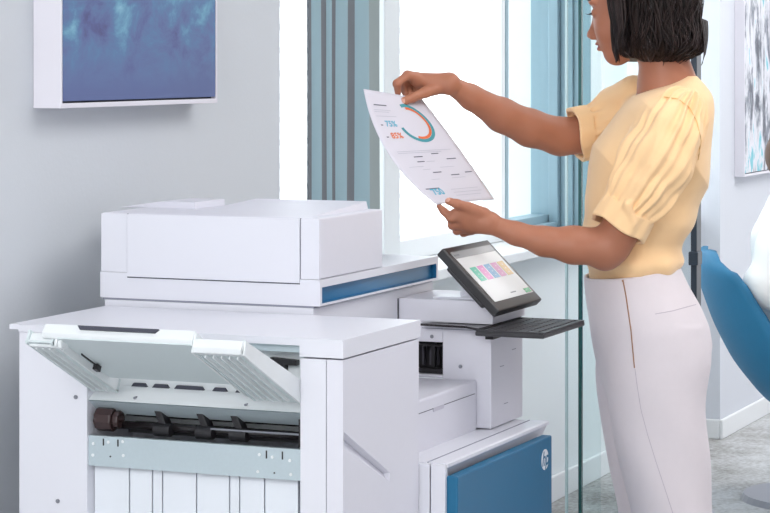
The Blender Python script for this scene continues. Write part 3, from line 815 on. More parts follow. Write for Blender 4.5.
# ------------------------------------------------------------------ signed-distance modelling
class Field:
    def __init__(s, lo, hi, h):
        s.lo = np.array(lo, float); s.h = h
        s.n = np.ceil((np.array(hi)-s.lo)/h).astype(int)+1
        s.a = np.full(s.n, 0.05, np.float32)
    def sub(s, lo, hi, pad=0.03):
        i0 = np.clip(np.floor((np.array(lo)-pad-s.lo)/s.h).astype(int), 0, s.n)
        i1 = np.clip(np.ceil((np.array(hi)+pad-s.lo)/s.h).astype(int)+1, 0, s.n)
        ax_ = [s.lo[k]+s.h*np.arange(i0[k], i1[k], dtype=np.float32) for k in range(3)]
        X, Y, Z = np.meshgrid(*ax_, indexing='ij', sparse=True)
        return (slice(i0[0], i1[0]), slice(i0[1], i1[1]), slice(i0[2], i1[2])), X.astype(np.float32), Y.astype(np.float32), Z.astype(np.float32)
    def add(s, fn, lo, hi, k=0.01, op='u', pad=0.03):
        sl, X, Y, Z = s.sub(lo, hi, pad)
        if 0 in s.a[sl].shape: return
        d = fn(X, Y, Z).astype(np.float32); a = s.a[sl]
        if op == 'u':
            hh = np.maximum(k-np.abs(a-d), 0)/k
            s.a[sl] = np.minimum(a, d)-hh*hh*k*0.25
        else:
            d = -d
            hh = np.maximum(k-np.abs(a-d), 0)/k
            s.a[sl] = np.maximum(a, d)+hh*hh*k*0.25
    def cone(s, p, q, r0, r1, k=0.01, op='u', flat=None, disp=None):
        p = np.array(p, float); q = np.array(q, float); d = q-p; L2 = max(float(d@d), 1e-9)
        R = max(r0, r1)
        def fn(X, Y, Z):
            t = ((X-p[0])*d[0]+(Y-p[1])*d[1]+(Z-p[2])*d[2])/L2
            tc = np.clip(t, 0, 1)
            x = X-(p[0]+d[0]*tc); y = Y-(p[1]+d[1]*tc); z = Z-(p[2]+d[2]*tc)
            if flat is not None:
                f, c = flat; dd = x*f[0]+y*f[1]+z*f[2]; g = (1.0/c-1.0)*dd
                x = x+g*f[0]; y = y+g*f[1]; z = z+g*f[2]
            r = np.sqrt(x*x+y*y+z*z)-(r0+(r1-r0)*tc)
            if disp is not None: r = r-disp(X, Y, Z, t, x, y, z)
            return r
        s.add(fn, np.minimum(p, q)-R, np.maximum(p, q)+R, k, op)
    def ell(s, c, r, k=0.01, op='u', rot=None):
        c = np.array(c, float); r = np.array(r, float); m = float(min(r))
        def fn(X, Y, Z):
            x = X-c[0]; y = Y-c[1]; z = Z-c[2]
            if rot is not None:
                A = rot
                x, y, z = (A[0][0]*x+A[0][1]*y+A[0][2]*z, A[1][0]*x+A[1][1]*y+A[1][2]*z, A[2][0]*x+A[2][1]*y+A[2][2]*z)
            k0 = np.sqrt((x/r[0])**2+(y/r[1])**2+(z/r[2])**2)
            k1 = np.sqrt((x/r[0]**2)**2+(y/r[1]**2)**2+(z/r[2]**2)**2)
            return k0*(k0-1)/np.maximum(k1, 1e-6)
        s.add(fn, c-max(r), c+max(r), k, op)
    def stack(s, rings, k=0.01, op='u', disp=None, pw=2.0, shear=0.0):
        """rings: (z, xc, yc, ax, ay) sorted by z: a column of ellipses"""
        R = np.array(sorted(rings))
        zf_ = np.linspace(R[0, 0], R[-1, 0], 90)
        R = np.stack([zf_]+[np.interp(zf_, R[:, 0], R[:, i]) for i in range(1, 5)], 1)
        for _ in range(6): R[1:-1, 1:] = (R[:-2, 1:]+2*R[1:-1, 1:]+R[2:, 1:])/4
        zs = R[:, 0]
        def fn(X, Y, Z):
            zf = Z.ravel()
            zc = np.clip(zf, zs[0], zs[-1])
            xc, yc, a, b_ = [np.interp(zc, zs, R[:, i]).reshape(Z.shape) for i in (1, 2, 3, 4)]
            x = (X-xc-shear*(Y-yc))/a; y = (Y-yc)/b_
            e = (np.abs(x)**pw+np.abs(y)**pw)**(1.0/pw)
            r = (e-1)*np.minimum(a, b_)*np.where(e > 1, 1.1, 1.0)
            if disp is not None: r = r-disp(X, Y, Z, x, y)
            dzv = np.maximum(zs[0]-Z, Z-zs[-1])
            return np.maximum(r, dzv)
        lo = (min(R[:, 1]-R[:, 3]), min(R[:, 2]-R[:, 4]), zs[0]); hi = (max(R[:, 1]+R[:, 3]), max(R[:, 2]+R[:, 4]), zs[-1])
        s.add(fn, lo, hi, k, op)
    def mesh(s):
        g_ = openvdb.FloatGrid(0.05); g_.copyFromArray(s.a)
        pts, quads = g_.convertToQuads(isovalue=0.0)
        pts = np.asarray(pts, float)*s.h+s.lo
        return pts, np.asarray(quads)[:, ::-1]

def smooth_pts(pts, quads, it=2, lam=0.5):
    e = np.concatenate([quads[:, [0, 1]], quads[:, [1, 2]], quads[:, [2, 3]], quads[:, [3, 0]]])
    n = len(pts); cnt = np.bincount(e.ravel(), minlength=n).astype(float)
    for i in range(it):
        for l in (lam, -lam*1.03):
            acc = np.stack([np.bincount(e[:, 0], pts[e[:, 1], k], n)+np.bincount(e[:, 1], pts[e[:, 0], k], n) for k in range(3)], 1)
            pts = pts+l*(acc/cnt[:, None]-pts)
    return pts

def field_obj(name, fld, mats, parent, assign=None, it=3):
    pts, quads = fld.mesh()
    pts = smooth_pts(pts, quads, it)
    wpts = np.stack([pts[:, 0]*RX+pts[:, 1]*FX, pts[:, 0]*RY+pts[:, 1]*FY, pts[:, 2]], 1)
    M = np.array(root_matrix(parent).inverted()) if parent is not None else np.eye(4)
    wp = wpts@M[:3, :3].T+M[:3, 3]
    me = bpy.data.meshes.new(name)
    me.vertices.add(len(wp)); me.vertices.foreach_set('co', wp.astype(np.float32).ravel())
    nq = len(quads)
    me.loops.add(nq*4); me.loops.foreach_set('vertex_index', quads.astype(np.int32).ravel())
    me.polygons.add(nq); me.polygons.foreach_set('loop_start', np.arange(0, nq*4, 4, dtype=np.int32))
    for m in mats: me.materials.append(m)
    if assign is not None:
        cen = pts[quads].mean(1)
        me.polygons.foreach_set('material_index', assign(cen).astype(np.int32))
    me.update(calc_edges=True); me.validate()
    me.polygons.foreach_set('use_smooth', [True]*len(me.polygons))
    # make sure normals point outward
    vol = np.einsum('ij,ij->i', pts[quads[:, 0]], np.cross(pts[quads[:, 1]], pts[quads[:, 2]])).sum()
    if vol < 0: me.flip_normals()
    o = bpy.data.objects.new(name, me); COL.objects.link(o)
    if parent is not None: o.parent = parent
    return o

def C(px, py, Y): return Cc(px, py, Y)

# ------------------------------------------------------------------ standing woman
YB = 5.02
wr = c2w(C(668, 60, YB)); wr.z = 0
woman = thing('person', 'standing woman in a yellow blouse and pale trousers holding up a printed page', 'person', tuple(wr))

# head frame: mid plane turned away from the camera
YAW = math.radians(22)
HL = np.array((-math.sin(YAW), -math.cos(YAW), 0.0))      # towards her left (the camera side)
HF = np.array((-math.cos(YAW), math.sin(YAW), 0.0))
YH = 5.03
def Hd(px, py, lat=0.0):
    X = (px-385.0)/F*YH
    x0 = (648-385.0)/F*YH
    dy = -(X-x0)*math.tan(YAW)
    p = np.array((X, YH+dy, EYE-(py-HOR)/F*YH))
    return p+HL*lat
def rotHead(pitch):
    """rows: forward, left, up axes of the head"""
    c, s_ = math.cos(pitch), math.sin(pitch)
    f = HF*c+np.array((0, 0, -s_)); u = HF*s_+np.array((0, 0, c))
    return np.array((f, HL, u))
HR = rotHead(math.radians(16))

bf = Field((-0.02, 4.72, 0.0), (0.74, 5.36, 1.69), 0.0026)
# head
bf.ell(Hd(641, -1), (0.100, 0.076, 0.088), 0.02, rot=HR)
bf.ell(Hd(621, 26), (0.052, 0.056, 0.068), 0.02, rot=HR)
bf.ell(Hd(613, 44), (0.024, 0.027, 0.024), 0.02, rot=HR)
bf.ell(Hd(617, 56), (0.019, 0.020, 0.0155), 0.018, rot=HR)
for sg in (1, -1):
    bf.cone(Hd(619, 55, sg*0.010), Hd(648, 44, sg*0.050), 0.014, 0.017, 0.02)
    bf.ell(Hd(614, 30, sg*0.033), (0.022, 0.022, 0.024), 0.02, rot=HR)
    bf.ell(Hd(600, 1.5, sg*0.026), (0.012, 0.024, 0.008), 0.012, rot=HR)      # brow ridge
    bf.ell(Hd(598, 12, sg*0.032), (0.013, 0.017, 0.010), 0.010, op='s', rot=HR)  # eye socket
    bf.ell(Hd(603.5, 12.5, sg*0.031), (0.0130, 0.0145, 0.0120), 0.004, rot=HR)  # lid over the eyeball
    bf.ell(Hd(648, 18, sg*0.068), (0.016, 0.006, 0.026), 0.008, rot=HR)       # ear
    bf.ell(Hd(597.0, 36.6, sg*0.0095), (0.0095, 0.0065, 0.0065), 0.005, rot=HR)  # nostril wing
bf.cone(Hd(601, 12), Hd(593.8, 32), 0.0065, 0.0078, 0.010)
bf.cone(Hd(599.5, 33.5, 0.015), Hd(602, 38.5, 0.0175), 0.0012, 0.0014, 0.003, op='s')
bf.ell(Hd(592.8, 34.8), (0.0085, 0.0085, 0.0075), 0.006, rot=HR)
bf.ell(Hd(594.5, 40.5), (0.004, 0.004, 0.003), 0.004, op='s', rot=HR)
bf.ell(Hd(601.6, 43.6), (0.0090, 0.021, 0.0052), 0.005, rot=HR)
bf.ell(Hd(603.4, 48.6), (0.0090, 0.019, 0.0058), 0.005, rot=HR)
bf.ell(Hd(599.2, 46.2), (0.006, 0.022, 0.0012), 0.003, op='s', rot=HR)
bf.ell(Hd(604, 53.0), (0.006, 0.016, 0.003), 0.006, op='s', rot=HR)
# neck
bf.cone(Hd(660, 34), C(668, 92, 5.03), 0.050, 0.056, 0.025)
bf.cone(C(668, 92, 5.03), C(668, 112, 5.03), 0.058, 0.075, 0.03)
# torso inside the clothes
bf.stack([(Cc(0, y, YB)[2], ((l+r)/2-385)/F*YB, YB, (r-l)/2/F*YB, d) for y, l, r, d in
          ((108, 640, 700, 0.12), (130, 612, 700, 0.13), (160, 604, 698, 0.13), (200, 600, 690, 0.12), (240, 600, 672, 0.11), (268, 598, 668, 0.11),
           (300, 602, 688, 0.13), (340, 606, 700, 0.15), (372, 612, 696, 0.15))], 0.03)
LEGN = [(C(655, 380, 4.935), 0.078), (C(668, 540, 4.93), 0.056), (C(680, 640, 4.93), 0.048), (C(686, 745, 4.93), 0.030)]
LEGF = [(C(648, 380, 5.105), 0.078), (C(658, 540, 5.11), 0.056), (C(668, 640, 5.11), 0.048), (C(674, 745, 5.11), 0.030)]
for Lg in (LEGN, LEGF):
    for (p, r0), (q, r1) in zip(Lg[:-1], Lg[1:]): bf.cone(p, q, r0, r1, 0.02)
    a_ = Lg[-1][0]
    bf.cone((a_[0], a_[1], 0.045), (a_[0]-0.13, a_[1]+0.02, 0.035), 0.028, 0.018, 0.02)
# near (left) arm
YA = 4.845
for p, q, r0, r1 in (((672, 124, 4.93), (655, 170, 4.885), 0.040, 0.042), ((655, 170, 4.88), (612, 244, 4.845), 0.043, 0.040),
                     ((606, 247.5, YA), (573, 245, YA), 0.0395, 0.0365), ((573, 245, YA), (544, 241.3, YA), 0.0365, 0.0285),
                     ((544, 241.3, YA), (516, 233.5, YA), 0.0285, 0.0220), ((516, 233.5, YA), (491, 224.5, YA), 0.0220, 0.0190)):
    bf.cone(C(*p), C(*q), r0, r1, 0.012)
bf.ell(C(604.5, 258, YA+0.01), (0.024, 0.024, 0.024), 0.02)
# near hand
def fing(pts, radii, k=0.005):
    for i in range(len(pts)-1):
        bf.cone(C(*pts[i]), C(*pts[i+1]), radii[i], radii[i+1], k)
for tip, r in (((466, 214, 4.838), 0.0125), ((464, 221, 4.842), 0.0125), ((467, 226, 4.852), 0.0120), ((471, 229, 4.862), 0.0110)):
    bf.cone(C(489, 222.5, YA), C(*tip), 0.0165, r, 0.012)
fing([(484, 214, 4.838), (470, 208.0, 4.828), (457, 204, 4.820), (448.8, 201.3, 4.8175)], [0.0135, 0.0108, 0.0090, 0.0078])
bf.cone(C(472, 213, 4.838), C(455, 213, 4.838), 0.012, 0.0095, 0.012)
fing([(464, 217, 4.840), (451, 218.0, 4.838), (444, 211.5, 4.842), (439.3, 206.3, 4.846)], [0.0110, 0.0088, 0.0074, 0.0060])
fing([(465, 224, 4.846), (452.5, 225.0, 4.852), (450.5, 218, 4.866), (453, 213, 4.872)], [0.0108, 0.0090, 0.0076, 0.0064])
fing([(468, 228, 4.858), (457, 230.5, 4.868), (454.0, 223, 4.884), (457, 217, 4.888)], [0.0102, 0.0084, 0.0072, 0.0060])
fing([(472, 230.5, 4.870), (463.5, 233.0, 4.880), (461, 227, 4.893), (464, 222, 4.895)], [0.0092, 0.0072, 0.0062, 0.0053])
# far (right) arm
for p, q, r0, r1 in (((650, 122, 5.17), (600, 134, 5.205), 0.040, 0.041), ((600, 134, 5.21), (560, 136.5, 5.19), 0.042, 0.0395),
                     ((560, 136.5, 5.19), (530, 128, 5.16), 0.0395, 0.0390), ((530, 128, 5.16), (502, 115.2, 5.13), 0.0390, 0.0355), ((502, 115.2, 5.13), (471, 97.0, 5.09), 0.0350, 0.0255),
                     ((471, 97.0, 5.09), (450, 84.5, 5.06), 0.0255, 0.0190)):
    bf.cone(C(*p), C(*q), r0, r1, 0.012)
for tip, r in (((417, 79.5, 5.045), 0.0135), ((418, 80.5, 5.055), 0.0135), ((421, 84, 5.065), 0.0125), ((424, 88, 5.070), 0.0115)):
    bf.cone(C(449, 83.5, 5.055), C(*tip), 0.0170, r, 0.012)
fing([(438, 88.5, 5.045), (425, 92.5, 5.026), (413, 97.5, 5.006), (404.5, 101.0, 4.994)], [0.0130, 0.0112, 0.0096, 0.0088])
fing([(416, 77.5, 5.040), (407.5, 75.3, 5.028), (396.8, 83.5, 5.012), (398.0, 93.0, 5.022)], [0.0120, 0.0096, 0.0080, 0.0068])
fing([(419, 79, 5.062), (409, 79.0, 5.066), (402.5, 84.5, 5.060), (405.0, 93.5, 5.044)], [0.0115, 0.0090, 0.0078, 0.0066])
fing([(421, 83, 5.072), (412, 82.5, 5.078), (407.5, 87.0, 5.068), (411.5, 94, 5.050)], [0.0105, 0.0082, 0.0072, 0.0062])
fing([(424, 86.5, 5.080), (416.5, 86.5, 5.084), (413.5, 90.0, 5.074), (418.5, 94, 5.060)], [0.0090, 0.0072, 0.0062, 0.0054])
lipc = Hd(602.6, 46.0)
nails = [(C(447.0, 198.6, 4.811), 0.0062), (C(402.5, 101.0, 4.985), 0.0062)]
def skin_assign(c):
    out = np.zeros(len(c), int)
    q = (c-lipc)@HR.T
    m = (np.abs(q[:, 2]) < 0.0095*(1-np.clip(np.abs(q[:, 1])/0.026, 0, 1)**1.5)+0.001) & (np.abs(q[:, 1]) < 0.023) & (q[:, 0] > -0.008)
    out[m] = 1
    for p, r in nails: out[np.linalg.norm(c-p, axis=1) < r] = 2
    return out
body = field_obj('body', bf, [M_skin, M_lip, M_nail], woman, skin_assign, it=3)

# eye details
for sg in (1, -1):
    b = bmesh.new()
    P0 = Hd(598.2, 13.2, sg*0.031)
    arc = []
    for i in range(9):
        t = -1+2*i/8
        p = P0+HL*(t*0.0125)+HF*(0.0035*(1-t*t)-0.0025)+np.array((0, 0, -0.002*(1-t*t)))
        arc.append(c2w(p))
    tube(b, arc, [0.0011+0.0010*math.sin(PI*i/8) for i in range(9)], n=6)
    for i in range(14):
        t = -0.95+1.9*i/13
        p = P0+HL*(t*0.0125)+HF*(0.0035*(1-t*t)-0.002)
        q = p+HF*0.006+HL*(t*0.003)+np.array((0, 0, -0.0025)); r = p+HF*0.011+HL*(t*0.005)+np.array((0, 0, -0.001))
        tube(b, [c2w(p), c2w(q), c2w(r)], [0.0008, 0.0006, 0.0003], n=5)
    obj('eyelashes', b, M_brow, woman)
    b = bmesh.new()
    B0 = Hd(592.5, 1.5, sg*0.028)
    pts = []
    for i in range(9):
        t = -1+2*i/8
        pts.append(c2w(B0+HL*(sg*t*0.020)-HF*(0.004+0.010*max(0, t)**2+0.002*t*t)+np.array((0, 0, 0.004-0.003*t*t))))
    tube(b, pts, [0.0012+0.0017*math.sin(PI*(i+0.6)/9.5) for i in range(9)], n=6)
    obj('eyebrow', b, M_brow, woman, smooth=True)

# ---- hair: bob, built as a grooved mass plus loose locks
hf = Field((0.40, 4.86, 1.40), (0.70, 5.24, 1.72), 0.0022)
hc = Hd(655, 10)
prof = [  # row, left px, right px, half width across
    (-47, 638, 664, 0.03), (-40, 618, 682, 0.065), (-28, 607, 693, 0.083), (-12, 605, 698, 0.093), (4, 607, 699, 0.098), (20, 609, 696, 0.100),
    (34, 611, 699, 0.101), (44, 613, 702, 0.099), (51, 616, 700, 0.094), (57, 620, 692, 0.085), (62, 628, 680, 0.070)]
rings = []
for y, l, r, d in prof:
    rings.append((EYE-(y-HOR)/F*YH, ((l+r)/2-385)/F*YH, YH+0.0, (r-l)/2/F*YH, d*0.94))
def groove(X, Y, Z, x, y):
    th = np.arctan2(y, x)
    w = 1.2*np.sin(Z*26+th*2)
    g_ = 0.0026*np.sin(th*27+w*3+Z*30)+0.0016*np.sin(th*61+w*5-Z*35)+0.0045*np.sin(th*7+Z*45+2*np.sin(th*3))
    bot = np.clip((1.472-Z)/0.03, 0, 1)
    return g_*0.9-bot*(0.004+0.006*np.sin(th*23)+0.004*np.sin(th*47))
hf.stack(rings, 0.004, disp=groove, shear=-0.15)
# open the front for the face and keep the hairline
FC = Hd(596, 22)
def face_cut(X, Y, Z):
    f = (X-FC[0])*HF[0]+(Y-FC[1])*HF[1]      # forward of the nose bridge
    l = (X-FC[0])*HL[0]+(Y-FC[1])*HL[1]
    top = Z-(EYE-(-16-HOR)/F*YH)
    # hair stops 3-4 cm behind the face plane, further forward high up
    d = -(f+0.030+0.35*np.abs(l)-0.10*np.clip(Z-1.47, 0, 0.2)*2)
    return np.maximum(d, top)
hf.add(face_cut, (0.40, 4.86, 1.40), (0.56, 5.24, 1.6), 0.008, 's')
for yy in (-0.10, -0.04):
    hf.ell(C(630, 66.5, YH+yy), (0.030, 0.10, 0.017), 0.004, op='s')
bobj = field_obj('hair', hf, [M_hair], woman, it=1)
lk = bmesh.new()
def hair_at(th, y, out=0.0):
    ys = [p[0] for p in prof]
    l = np.interp(y, ys, [p[1] for p in prof]); r = np.interp(y, ys, [p[2] for p in prof]); d = np.interp(y, ys, [p[3] for p in prof])
    a = (r-l)/2/F*YH+out; xc = ((l+r)/2-385)/F*YH
    dy = (d+out)*math.sin(th)
    return np.array((xc+a*math.cos(th)-0.15*dy, YH+dy, EYE-(y-HOR)/F*YH))
for i in range(330):
    th = random.uniform(-PI, PI)
    if abs(abs(th)-PI) < 0.62 : continue
    yend = random.uniform(50, 62) if random.random() < 0.8 else random.uniform(56, 66)
    if math.cos(th) < -0.25: yend = min(yend, random.uniform(50, 57))
    y0_ = random.uniform(-44, 25)
    sw = random.uniform(-0.5, 0.5); ph = random.uniform(0, 6)
    pts = []
    for k in range(12):
        t = k/11
        y = y0_+(yend-y0_)*t
        o_ = 0.0010+0.0055*math.sin(ph+t*5)-0.008*max(0, t-0.8)*4*random.random()
        pts.append(c2w(hair_at(th+sw*t*t+0.09*math.sin(ph+6*t), min(y, 63), o_)+np.array((0, 0, -(max(0, y-63))*0.002))))
    tube(lk, pts, [0.0018*math.sin(PI*min(1, (k+1.0)/9.0)*0.5)*(1 if k < 9 else (12-k)/3.2) for k in range(12)], n=5)
# front locks framing the cheek
for i in range(60):
    s0 = random.random(); dd = random.random(); ye = random.uniform(50, 58) if s0 > 0.4 else random.uniform(59, 63)
    pts = []
    for k in range(14):
        t = k/13
        px = 604+18*s0+(9-5*s0)*math.sin(t*1.9)+(1.8*math.sin(6*t+5*dd))-(5*s0)*t*t+(3.0*(t-0.85)*6 if t > 0.85 else 0)
        py = -22+(ye+22)*t
        pts.append(c2w(C(px, py, YH-0.066-0.028*s0-0.010*dd-0.010*math.sin(t*2.5))))
    tube(lk, pts, [0.0030*(1-0.8*(k/13)**2.2) for k in range(14)], n=5)
for i in range(26):   # fly-away ends at the back of the bob
    s0 = random.random(); pts = []
    for k in range(8):
        t = k/7
        pts.append(c2w(C(700+4*s0+4*math.sin(t*2.4+s0)-9*max(0, t-0.75)*s0, 18+45*t+3*s0, YH-0.03+0.08*(s0-0.5))))
    tube(lk, pts, [0.0016*(1-0.7*t/7) for t in range(8)], n=5)
obj('hair_locks', lk, M_hair, bobj, smooth=True)

# ---- blouse
Bf = Field((0.36, 4.74, 0.98), (0.72, 5.34, 1.47), 0.0024)
TR = [(76, 684, 694, 0.035), (80, 671, 699, 0.065), (86, 655, 703, 0.098), (92, 642, 707, 0.128), (98, 632, 709.5, 0.150), (105, 623, 711, 0.163), (114, 614, 712.5, 0.170), (132, 603, 713, 0.172), (150, 594, 712, 0.165),
      (168, 588, 710, 0.158), (185, 585.5, 706, 0.152), (203, 584.5, 700, 0.148), (222, 584, 694, 0.143), (240, 583.5, 686, 0.138), (252, 583, 681, 0.138),
      (258, 582.0, 683.5, 0.142), (262, 583, 682.5, 0.141), (267, 586, 677, 0.135), (273, 589, 672, 0.128), (282, 591, 668, 0.122)]
trings = [(EYE-(y-HOR)/F*YB, ((l+r)/2-385)/F*YB, YB, (r-l)/2/F*YB, d) for y, l, r, d in TR]
def tfold(X, Y, Z, x, y):
    s_ = 0.0060*np.sin(55*(Z-1.15)+16*X-9*Y)*np.clip((1.17-Z)/0.1, 0, 1)
    s_ = s_+0.0075*(0.6-np.abs(np.sin(19*X+15*Z+1.0)))*1.4*np.clip((Z-1.1)/0.1, 0, 1)
    s_ = s_+0.0022*np.sin(70*X+52*Z+30*Y)*np.clip((1.10-Z)/0.06, 0, 1)
    s_ = s_+0.0014*np.sin(90*X-25*Z)
    return s_
Bf.stack(trings, 0.01, disp=tfold, pw=2.2)
def axis_frame(p, q):
    d = np.array(q)-np.array(p); d = d/np.linalg.norm(d)
    a = np.cross(d, (0, 1, 0)); a /= np.linalg.norm(a); b_ = np.cross(d, a)
    return d, a, b_
def sleeve(f, pts, rad, gather0, gather1, seed):
    n = len(pts)-1
    for i in range(n):
        d, a, b_ = axis_frame(pts[i], pts[i+1])
        def disp(X, Y, Z, t, x, y, z, i=i, a=a, b_=b_):
            th = np.arctan2(x*b_[0]+y*b_[1]+z*b_[2], x*a[0]+y*a[1]+z*a[2])
            T = (i+np.clip(t, 0, 1))/n
            A = gather0*np.exp(-(T/0.28)**2)+gather1*np.exp(-((1-T)/0.30)**2)+0.0016
            rg = lambda q: 0.64-np.abs(np.sin(q*0.5))
            big = 0.010*rg(th*5+5*T+seed)*np.sin(PI*np.clip(T*0.9+0.1, 0, 1))+0.007*rg(th*9-7*T+seed*2)*(0.3+0.7*T)
            return A*np.sin(th*19+3*np.sin(3*T+seed))*(0.65+0.35*np.sin(th*5+seed))+big
        f.cone(pts[i], pts[i+1], rad[i], rad[i+1], 0.010, disp=disp)
SN = [C(679, 116, 4.905), C(669, 136, 4.885), C(656, 162, 4.87), C(640, 190, 4.855), C(627, 211, 4.848)]
sleeve(Bf, SN, [0.052, 0.066, 0.073, 0.064, 0.052], 0.0075, 0.0050, 0.7)
SF = [C(640, 112, 5.19), C(622, 119, 5.20), C(602, 127, 5.205), C(588, 131, 5.205)]
sleeve(Bf, SF, [0.060, 0.061, 0.054, 0.049], 0.004, 0.004, 2.1)
Bf.cone(C(634, 92, 5.13), C(612, 104, 5.19), 0.036, 0.034, 0.02)
# cuffs: slightly wider turned-up bands, hollow where the arm comes out
def cuff(f, p, q, R0, R1, wob, seed):
    d, a, b_ = axis_frame(p, q)
    p = np.array(p); q = np.array(q); L = np.linalg.norm(q-p)
    def fn(X, Y, Z):
        x = X-p[0]; y = Y-p[1]; z = Z-p[2]
        s_ = x*d[0]+y*d[1]+z*d[2]
        ra = x*a[0]+y*a[1]+z*a[2]; rb = x*b_[0]+y*b_[1]+z*b_[2]
        r = np.sqrt(ra*ra+rb*rb); th = np.arctan2(rb, ra)
        R = R0+(R1-R0)*np.clip(s_/L, 0, 1)+wob*np.sin(5*th+seed)+wob*0.6*np.sin(11*th+seed*2)
        sw = s_+0.004*np.sin(3*th+seed)
        return np.maximum(np.maximum(r-R, -(r-R+0.009)), np.maximum(-sw, sw-L))
    f.add(fn, np.minimum(p, q)-0.08, np.maximum(p, q)+0.08, 0.003)
def bore(f, p, q, r0, r1): f.cone(p, q, r0, r1, 0.004, op='s')
bore(Bf, C(621, 220, 4.846), C(606, 246, 4.842), 0.047, 0.050)
bore(Bf, C(585, 132, 5.20), C(566, 137, 5.195), 0.044, 0.048)
cuff(Bf, C(627.5, 211, 4.848), C(616.5, 230, 4.843), 0.0570, 0.0585, 0.0020, 0.3)
cuff(Bf, C(590, 131, 5.205), C(575, 134.5, 5.20), 0.0590, 0.0600, 0.0012, 1.1)
# little knot of gathered cloth on the near cuff
Bf.ell(C(628, 206, 4.792), (0.010, 0.008, 0.014), 0.006)
Bf.cone(C(627, 205, 4.788), C(634, 224, 4.790), 0.006, 0.004, 0.006)
# neck opening
Bf.cone(C(665, 100, 5.03), C(650, 62, 5.03), 0.044, 0.064, 0.004, op='s')
Bf.cone(C(632, 88, 5.07), C(611, 124, 5.07), 0.014, 0.018, 0.010, op='s')
blouse = field_obj('blouse', Bf, [M_blouse], woman, it=1)
b = bmesh.new()
pts = []
for i in range(41):
    th = 2*PI*i/40
    a = 0.0600; c_ = 0.066
    pts.append(c2w(C(663, 88, 5.03)+np.array((a*math.cos(th), c_*math.sin(th), 0.021*math.cos(th)-0.001*math.sin(th)**2))))
tube(b, pts, 0.0056, n=8)
obj('collar', b, M_blouse, blouse, smooth=True)
b = bmesh.new()
tube(b, [p+Vector(c2w(np.array((0.010*math.cos(2*PI*i/40), 0.010*math.sin(2*PI*i/40), -0.0075)))) for i, p in enumerate(pts)], 0.0012, n=6)
obj('collar_seam', b, mat('blouse_seam', (226, 184, 126), 0.9), blouse)

# ---- trousers
Pf = Field((0.36, 4.80, 0.08), (0.74, 5.26, 1.045), 0.0030)
def leg(Yc, rows, hd):
    return [(EYE-(y-HOR)/F*YB, ((l+r)/2-385)/F*YB, Yc, (r-l)/2/F*YB, d) for (y, l, r), d in zip(rows, hd)]
HP = [(258, 583.5, 677, 0.137), (266, 583.5, 679.5, 0.138), (285, 584.5, 688, 0.150), (305, 587, 699.5, 0.163), (325, 590, 708, 0.172), (343, 592.5, 711, 0.174), (360, 596, 708.5, 0.170), (378, 600.5, 700, 0.155), (398, 608, 684, 0.130)]
Pf.stack([(EYE-(y-HOR)/F*YB, ((l+r)/2-385)/F*YB, YB, (r-l)/2/F*YB, d) for y, l, r, d in HP], 0.01, pw=2.15,
         disp=lambda X, Y, Z, x, y: 0.0006*np.sin(30*X)+0*Z)
Pf.stack(leg(4.93, [(330, 622, 686), (350, 610, 700), (372, 604, 702.5), (396, 605, 700.0), (420, 608.5, 700.5), (450, 614, 703.5), (480, 620.5, 705.5), (513, 628, 707.5), (600, 642, 712), (735, 652, 716)],
             [0.05, 0.07, 0.084, 0.086, 0.086, 0.086, 0.085, 0.084, 0.080, 0.075]), 0.03, pw=2.1,
         disp=lambda X, Y, Z, x, y: 0.0020*np.sin(30*Z+40*X)*np.clip((0.9-Z)/0.2, 0, 1))
Pf.stack(leg(5.115, [(330, 615, 680), (350, 602, 690), (372, 599, 690), (396, 600.5, 688), (420, 604, 688), (447, 608.5, 690), (480, 614.5, 692), (513, 622, 696), (600, 632, 704), (735, 642, 708)],
             [0.05, 0.07, 0.084, 0.086, 0.086, 0.086, 0.085, 0.084, 0.080, 0.075]), 0.012, pw=2.1)
# slanting top edge of the waistband
Pf.add(lambda X, Y, Z: (EYE-(277-HOR)/F*YB+(X-Cc(583, 0, YB)[0])*13.0/96.0)-Z+0*Y, (0.38, 4.8, 1.0), (0.72, 5.3, 1.04), 0.002, 's')
# waist opening
Pf.stack([(0.985, (632-385)/F*YB, YB, 0.092, 0.130), (1.05, (631-385)/F*YB, YB, 0.094, 0.133)], 0.002, op='s')
pants = field_obj('trousers', Pf, [M_pants], woman, it=3)
def surf_on(o, px, py):
    """first point of the mesh object seen at a photo pixel"""
    p0 = Vector((0, 0, EYE)); p1 = W(px, py, 5.0)
    Mi = root_matrix(o.parent).inverted() if o.parent else Matrix.Identity(4)
    a = Mi @ p0; d_ = (Mi.to_3x3() @ (p1-p0)).normalized()
    ok, loc, nrm, _ = o.ray_cast(a, d_)
    return (Mi.inverted() @ loc, (Mi.to_3x3().inverted() @ nrm)) if ok else (p1, Vector((0, 0, 1)))
bpy.context.view_layer.update()
def on_curve(o, pxs, off):
    out = []
    for px, py in pxs:
        p, n_ = surf_on(o, px, py); out.append(p+n_.normalized()*off)
    return out
def ipol(pts, n):
    out = []
    for i in range(n+1):
        t = i/n*(len(pts)-1); k = min(int(t), len(pts)-2); f = t-k
        out.append((pts[k][0]*(1-f)+pts[k+1][0]*f, pts[k][1]*(1-f)+pts[k+1][1]*f))
    return out
b = bmesh.new(); tube(b, on_curve(pants, ipol([(622, 275), (626, 296), (631, 330), (634.5, 368)], 24), 0.0003), 0.0014, n=6)
zp = obj('zip', b, M_zip, pants)
b = bmesh.new(); cyl(b, *[c for c in (on_curve(pants, [(622.5, 276), (623, 281)], 0.002))], 0.0022, n=8); obj('zip_pull', b, M_zip, zp)
M_stitch = mat('stitch_grey', (186, 176, 186), 0.9)
